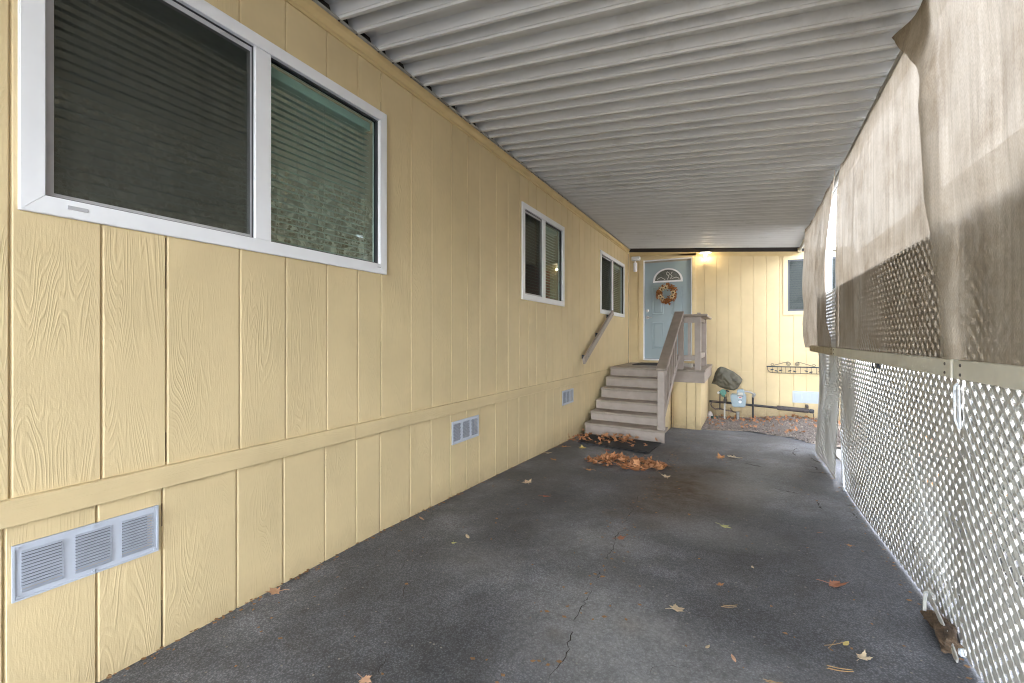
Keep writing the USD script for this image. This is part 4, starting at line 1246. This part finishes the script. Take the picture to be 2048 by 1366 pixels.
hr = T('wall_handrail', (.08, 6.9, .9), label='sloping mauve brown plank handrail fixed to the yellow wall left of the steps', cat='handrail')
MB().bar((.078, 6.20, .90), (.078, 7.80, 1.66), .036, .086, (0, 0, 1), .006).build('rail_plank', 'step_paint', hr)
for t in (.10, .52, .93):
    p = np.array([.078, 6.20, .90]) + t * np.array([0, 1.6, .76])
    MB().cham(.002, .062, p[1] - .02, p[1] + .02, p[2] - .05, p[2] + .01, .003).build('bracket', 'black_iron', hr)
    MB().box(.0965, .0985, p[1] - .006, p[1] + .006, p[2] - .012, p[2]).build('screw', 'rust_screw', hr)

# mats and the box on the landing
m = MB()
q = Polygon([(.17, 5.67), (1.08, 5.46), (1.12, 6.15), (.06, 6.30)])
bz = [float(g(x, y)) for x, y in q.exterior.coords]
tm = trimesh.creation.extrude_polygon(q.segmentize(.1), .014, engine='earcut')
v = np.array(tm.vertices)
v[:, 2] += g(v[:, 0], v[:, 1]) + .006
m.add(v, tm.faces).build('floor_mat', 'rubber_mat', label='black rubber mat covered with leaves at the foot of the steps', cat='mat')
MB().cham(.27, 1.33, 8.42, 9.22, .7465, .757, .003).build('door_mat', 'rubber_mat', label='dark mat on the landing in front of the blue door', cat='mat')
t = T('pale_box', (1.22, 8.2, .757), label='small pale grey frame lying on the landing by the corner post', cat='box')
MB().prism(sbox(1.04, 8.12, 1.30, 8.40).difference(sbox(1.075, 8.155, 1.22, 8.365)), .747, .80, 'xy').build('tray', 'grey_box', t)
MB().box(1.08, 1.215, 8.16, 8.36, .748, .79).build('insert', 'dark_hollow', t)

# ------------------------------------------------------------------ lamps by the door
wl = T('wall_lamp', (.16, 9.28, 2.5), label='white outdoor lamp with cylinder glass left of the blue door', cat='lamp')
MB().cham(.078, .24, YB - .085, YB - .001, 2.755, 2.835, .01).build('wall_plate', 'white_vinyl', wl)
MB().cham(.095, .222, YB - .15, YB - .086, 2.745, 2.775, .008).tube([(.16, YB - .12, 2.745), (.16, YB - .12, 2.69)], .010, 8).build('arm', 'white_vinyl', wl)
MB().lathe([(0, .185), (.026, .183), (.036, .17), (.036, .02), (.028, .006), (0, 0)], (.16, YB - .12, 2.52), 14).build('lamp_shade', 'white_vinyl', wl, 40)
ln = T('wall_lantern', (1.42, 9.25, 2.64), label='lit glass bell lantern under the roof right of the blue door', cat='lamp')
LC = (1.43, YB - .13, 2.655)
MB().lathe([(.0, .155), (.10, .152), (.105, .135), (.09, .128), (0, .126)], LC, 18).cham(1.39, 1.47, YB - .06, YB - .001, 2.77, 2.815, .006).bar((1.43, YB - .13, 2.805), (1.43, YB - .03, 2.80), .03, .02).build('canopy', 'white_vinyl', ln, 40)
prof_ = [(.095, .126), (.09, .10), (.066, .06), (.036, .03), (.018, .012)]
MB().lathe(prof_, LC, 12).build('glass_shade', 'lamp_glass', ln, 30)
MB().lathe([(.020, .012), (.024, .004), (.016, -.006), (.012, -.02), (0, -.026)], LC, 12).build('finial', 'bulb_base', ln, 40)
MB().lathe([(0, .112), (.014, .105), (.024, .085), (.02, .062), (0, .054)], LC, 12).build('bulb', 'lamp_glow', ln, 40)
bl = UsdLux.SphereLight.Define(stage, ln.path + '/bulb_light')
bl.CreateRadiusAttr(.02)
bl.CreateIntensityAttr(.07)
bl.CreateNormalizeAttr(True)
bl.CreateColorAttr(Gf.Vec3f(1.0, .80, .50))
bl.AddTranslateOp().Set(Gf.Vec3d(*(np.array(LC) + [0, -.02, .02] - ln.loc).tolist()))
MB().tube([(1.385, YB - .012, 2.81), (1.33, YB - .012, 2.83), (1.262, YB - .026, 2.83)], .006, 6).build('cable', 'yellow_trim', ln)

# ------------------------------------------------------------------ wreath
wr = T('wreath', (.733, YB, 1.89), label='autumn wreath of orange leaves and cream flowers hanging on the blue door', cat='wreath')
wc = np.array([.735, YB + .002, 2.08])
th = np.linspace(0, 2 * np.pi, 40)
MB().tube(np.c_[wc[0] + .145 * np.cos(th), 0 * th + wc[1] + .005, wc[2] + .14 * np.sin(th)], .028, 8, False).build('ring', 'wreath_twig', wr, 60)
rng = np.random.default_rng(9)
m = MB()
for k in range(230):
    a = rng.uniform(0, 6.28)
    r = rng.normal(.148, .026)
    v, f = leaf_arrays(rng.uniform(.05, .095), 300 + k % 40, 5, .5, k % 4 == 0)
    v = v @ rotm(math.pi / 2 + rng.normal(0, .5), rng.normal(0, .5), rng.normal(0, .5)).T
    v = v @ rotm(0, rng.uniform(0, 6.28), 0).T
    m.add(v + wc + [r * math.cos(a), -.03 - rng.random() * .03, r * .96 * math.sin(a)], f)
m.build('leaves', 'wreath_leaf', wr, True, kind='stuff')
for a in (1.65, 2.3, -.55, -2.2, -2.65, .1):
    m = MB()
    c = wc + [.125 * math.cos(a), -.068, .12 * math.sin(a)]
    for k in range(8):
        b = k * .785
        v = np.array([(.008, 0, -.004), (.03, -.010, .010), (.06, 0, .004), (.03, 0, -.010)])
        v = np.c_[v[:, 0] * math.cos(b) - v[:, 2] * math.sin(b), -.006 * (k % 2) + v[:, 1], v[:, 0] * math.sin(b) + v[:, 2] * math.cos(b)]
        m.add(v + c, [(0, 1, 2, 3)])
    m.build('flower', 'wreath_cream', wr)
    MB().lathe([(0, .02), (.012, .014), (.014, 0)], c + [0, .002, 0], 8, 'y').build('flower_heart', 'wreath_dark', wr)

# ------------------------------------------------------------------ gas meter, its pipes and the cover
gm = T('gas_meter', (1.97, 9.05, -.25), label='blue grey gas meter on pipes with green regulator at the end wall', cat='gas meter')
body = Polygon([(1.852, .225), (1.875, .245), (2.08, .25), (2.10, .228), (2.098, .14), (2.085, .05), (2.072, .032), (1.905, .026), (1.885, .045), (1.862, .13)])
m = MB().prism(body.buffer(-.008).buffer(.008), 8.97, 9.15, 'xz').prism(body.buffer(-.02), 8.955, 8.97, 'xz')
m.build('meter_body', 'meter_paint', gm)
m = MB().prism(Polygon([(1.952, .25), (1.955, .31), (1.98, .332), (2.05, .335), (2.072, .31), (2.076, .25)]), 8.96, 9.12, 'xz')
m.build('meter_head', 'meter_paint', gm)
MB().cham(1.966, 2.052, 8.935, 8.9545, .236, .288, .006).build('dial_window', 'meter_glass', gm)
MB().cham(1.965, 2.055, 8.940, 8.9545, .222, .235, .002).build('dial_lip', 'dark_gasket', gm)
MB().box(1.973, 2.035, 8.9525, 8.9545, .184, .214).build('warning_label', 'label_white', gm)
MB().box(1.985, 2.03, 8.951, 8.9522, .192, .206).build('warning_mark', 'meter_red', gm)
MB().box(1.975, 2.035, 8.952, 8.9545, .150, .1535).build('seam_line', 'dark_gasket', gm)
MB().lathe([(0, .004), (.024, .003), (.026, 0)], (2.005, 8.955, .125), 12, 'y').build('round_label', 'label_white', gm)
for x in (1.875, 2.088):
    for z in (.06, .23):
        MB().lathe([(0, .008), (.008, .007), (.009, 0)], (x - .004, 8.955, z), 6, 'y').build('bolt', 'galv', gm)
MB().tube([(2.07, 9.05, .30), (2.12, 9.05, .30), (2.17, 9.06, .285), (2.204, 9.08, .262)], .014, 8).build('outlet_pipe', 'galv', gm, 60)
MB().tube([(2.21, 9.08, .27), (2.225, 9.08, .25), (2.212, 9.09, .225), (2.204, 9.1, .205)], [.022, .027, .024, .022], 10).build('elbow', 'galv', gm, 60)
MB().tube([(2.204, 9.10, .215), (2.204, 9.10, -.27)], .017, 10).build('riser_pipe', 'black_pipe', gm, 60)
m = MB().lathe([(0, .02), (.05, .018), (.055, 0), (.05, -.02), (0, -.022)], (1.735, 9.02, .27), 14, 'y').tube([(1.735, 9.05, .31), (1.735, 9.05, .19)], .03, 10).tube([(1.66, 9.05, .26), (1.73, 9.05, .26)], .022, 8)
m.build('regulator', 'meter_green', gm, 40)
MB().lathe([(0, .012), (.02, .01), (.02, -.03)], (1.66, 9.0, .26), 10, 'y').build('regulator_cap', 'label_white', gm, 40)
MB().tube([(1.765, 9.05, .19), (1.768, 9.05, .165), (1.765, 9.05, .13), (1.765, 9.05, .075)], [.026, .02, .03, .022], 8).build('shutoff_valve', 'black_pipe', gm, 60)
MB().tube([(1.76, 9.03, .075), (1.757, 9.03, -.27)], .014, 10).build('inlet_pipe', 'grey_pole', gm, 60)
MB().tube([(1.683, 9.08, .28), (1.68, 9.08, -.05)], .010, 8).build('vent_pipe', 'black_pipe', gm, 60)
MB().tube([(1.75, 9.1, .09), (1.66, 9.1, .092), (1.575, 9.1, .088), (1.54, 9.1, .065), (1.53, 9.1, .03), (1.545, 9.1, -.005), (1.60, 9.1, -.045), (1.69, 9.1, -.036), (1.77, 9.1, -.056), (1.86, 9.1, -.068), (1.94, 9.08, -.082)], .012, 8).build('loop_pipe', 'rust_pipe', gm, 60)
MB().tube([(1.855, 9.1, -.06), (1.86, 9.1, -.03), (1.845, 9.09, -.01)], .009, 6).cham(1.84, 1.885, 9.07, 9.13, -.085, -.045, .008).build('cock_valve', 'rust_pipe', gm)
MB().tube([(1.968, 9.05, -.06), (1.968, 9.05, -.12), (1.968, 9.05, -.27)], [.03, .026, .017], 10).build('ground_union', 'galv', gm, 60)
MB().tube([(1.83, 9.05, .285), (1.79, 9.04, .30), (1.76, 9.04, .29)], .013, 8).build('inlet_elbow', 'black_pipe', gm, 60)

# olive cover draped over the fitting above
sil = Polygon([(1.546, .412), (1.585, .53), (1.60, .60), (1.65, .694), (1.692, .722), (1.766, .706), (1.835, .672), (1.904, .638), (2.001, .561), (2.041, .509), (2.03, .46), (2.009, .428), (1.969, .346), (1.935, .325), (1.904, .307), (1.815, .318), (1.692, .351), (1.62, .40)])
bd = np.array([sil.exterior.interpolate(t, True).coords[0] for t in np.linspace(0, 1, 110, endpoint=False)])
gx, gz = np.meshgrid(np.arange(1.54, 2.05, .011), np.arange(.30, .73, .011))
ins_ = np.array([p for p in np.c_[gx.ravel(), gz.ravel()] if sil.buffer(-.006).contains(Point(*p))])
P = np.vstack([bd, ins_])
tr = np.array([t for t in Delaunay(P).simplices if sil.buffer(.001).contains(Point(*P[t].mean(0)))])
dist = np.array([sil.exterior.distance(Point(*p)) for p in P])
dist[:len(bd)] = 0
dep = .125 * np.sqrt(np.clip(dist / .13, 0, 1))
fold = .040 * (np.abs(meshkit.noise(np.c_[P[:, 0] * 15 + P[:, 1] * 12, P[:, 1] * 6 - P[:, 0] * 6, P[:, 0] * 0], 4) - .5) * 2) * np.clip(dist / .03, 0, 1)
fold += .008 * np.sin(P[:, 0] * 55 - P[:, 1] * 60) * np.clip((P[:, 0] - 1.85) / .1, 0, 1) * np.clip(dist / .02, 0, 1)
m = MB().add(np.c_[P[:, 0], 9.04 - dep - fold, P[:, 1]], tr)
m.add(np.c_[P[:, 0], 9.05 + dep * .8, P[:, 1]], tr[:, ::-1])
m.build('draped_cover', 'cover_fabric', None, True, label='olive green fabric cover draped above the gas meter', cat='cover')

# long pipe with foam sleeve along the wall
dp = T('wall_pipe', (2.3, 9.22, .04), label='dark pipe with foam sleeve running along the end wall below the vent', cat='pipe')
MB().tube([(1.50, 9.22, .073), (1.77, 9.22, .066), (2.10, 9.22, .050), (2.60, 9.22, .026)], .021, 10).build('pipe', 'black_pipe', dp, 60)
MB().tube([(2.575, 9.22, .027), (2.585, 9.22, .027), (3.03, 9.22, .004), (3.04, 9.22, .003)], [.034, .038, .038, .034], 12).build('foam_sleeve', 'foam_sleeve', dp, 60)
MB().tube([(3.04, 9.22, .003), (3.06, 9.22, .001), (3.10, 9.22, -.002), (3.115, 9.22, -.003)], [.024, .036, .036, .026], 12).build('end_cap', 'black_iron', dp, 60)
MB().cham(3.003, 3.036, YB - .16, YB - .001, .05, .095, .003).build('bracket', 'foam_sleeve', dp)
MB().tube([(3.10, 9.22, -.02), (3.112, 9.23, -.10), (3.105, 9.24, -.24)], .006, 6).build('drip_line', 'black_iron', dp)

# wrought iron hook rack
rk = T('hook_rack', (2.8, 9.27, .62), label='black wrought iron rack with scrolls and leaf hooks on the end wall', cat='rack')
RY = 9.29
MB().bar((2.42, RY, .731), (3.30, RY, .731), .02, .018).build('top_bar', 'black_iron', rk)
MB().tube([(2.43, RY, .725), (2.437, RY, .675), (2.46, RY, .637), (2.51, RY, .622), (2.9, RY, .622), (3.21, RY, .622), (3.26, RY, .637), (3.283, RY, .675), (3.29, RY, .725)], .005, 6).build('lower_bar', 'black_iron', rk)
for s, cx in ((1, 2.755), (-1, 2.875)):
    tt = np.linspace(0, 4.2 * np.pi, 60)
    rr = .036 - .0024 * tt
    sp = np.c_[cx + s * rr * np.sin(tt + .2) * -1, 0 * tt + RY, .785 + rr * np.cos(tt + .2)]
    arm = np.array([(2.855 - .06 - s * .06 - s * q * .30, RY, .822 - .082 * q ** 1.1) for q in np.linspace(1, 0, 10)])
    arm[:, 0] = cx - s * np.linspace(.26, .0, 10)
    MB().tube(np.vstack([arm, sp[3:]]), .0045, 6).build('scroll', 'black_iron', rk)
for s, cx in ((1, 2.51), (-1, 3.12)):
    tt = np.linspace(0, 1.6 * np.pi, 24)
    MB().tube(np.c_[cx + .022 * np.cos(tt) * s, 0 * tt + RY, .762 + .020 * np.sin(tt)], .004, 6).build('scroll', 'black_iron', rk)
for k, (x, z) in enumerate([(2.504, .679), (2.57, .657), (2.636, .669), (2.70, .66), (2.767, .663), (2.84, .656), (2.912, .659), (3.011, .666), (3.078, .650), (3.15, .66), (3.21, .668)]):
    MB().tube([(x + .012, RY, .722), (x + .012, RY, .624)], .0035, 6).build('hook_bar', 'black_iron', rk)
    if k % 3 != 0 or k == 0:
        a = (-1) ** k * .25
        t = np.linspace(0, 2 * np.pi, 12, endpoint=False)
        e = np.c_[.028 * np.cos(t), .011 * np.sin(t)]
        e = np.c_[e[:, 0] * math.cos(a) - e[:, 1] * math.sin(a) + x, e[:, 0] * math.sin(a) + e[:, 1] * math.cos(a) + z]
        MB().prism(Polygon(e), RY - .008, RY - .004, 'xz').build('iron_leaf', 'black_iron', rk)

# junk at the corner of the landing
jk = T('plastic_scrap', (1.53, 9.0, -.24), label='crumpled pale plastic beside a dark hose coil, by the landing corner', cat='litter')
b = trimesh.creation.icosphere(3, .055)
v = np.array(b.vertices)
v *= (1 + .7 * (meshkit.fbm(v * 24, 3, 8) - .5))[:, None] * [.8, .7, 1.3]
MB().add(v + [1.525, 9.0, -.145], b.faces).build('crumpled_sheet', 'plastic_scrap', jk, True)
th = np.linspace(0, 3.8 * np.pi, 44)
MB().tube(np.c_[1.59 + .05 * np.cos(th), 9.0 + .05 * np.sin(th), -.20 + .010 * th / 3], .012, 7).build('hose_coil', 'green_hose', jk, 60)

# ------------------------------------------------------------------ the neighbour's side
nh = T('neighbor_house', (7.5, 4, 0), label='white neighbouring house with lap siding beyond the lattice', cat='house')
NX = 4.6
for k in range(13):
    z0 = .55 + k * .19
    v = [(x, yy, z) for yy in (-8, 16) for x, z in ((NX + .02, z0), (NX - .018, z0), (NX, z0 + .195), (NX + .02, z0 + .195))]
    MB().add(v, [(0, 1, 5, 4), (1, 2, 6, 5), (2, 3, 7, 6), (3, 0, 4, 7)]).build('siding_board', 'neighbor_paint', nh)
MB().box(NX + .02, 11, -8, 16, -.35, 3.03).build('house_shell', 'neighbor_paint', nh)
MB().box(NX - .005, NX + .02, -8, 16, -.35, .54).build('skirting', 'neighbor_skirt', nh)
MB().prism(Polygon([(NX - .35, 2.98), (8.0, 3.75), (11.4, 2.98), (11.4, 3.06), (8.0, 3.85), (NX - .35, 3.08)]), -8.3, 16.3, 'xz').build('roof', 'roof_shingle', nh)
for y0 in (1.2, 6.0, 11.5):
    wn = T('window', (NX, y0 + .6, 1.5), nh)
    MB().prism(sbox(y0, 1.45, y0 + 1.2, 2.5).difference(sbox(y0 + .06, 1.51, y0 + 1.14, 2.44)), NX - .04, NX - .018, 'yz').build('frame', 'white_vinyl', wn)
    MB().box(NX - .028, NX - .022, y0 + .055, y0 + 1.145, 1.505, 2.445).build('pane', 'fan_glass', wn)
MB().box(3.30, 3.36, -.5, 4.2, -.1, .035).build('garden_edging', 'black_iron', label='low dark blue strip on the concrete beyond the lattice', cat='ground_strip')  # low dark box set along an unidentified dark line on the ground
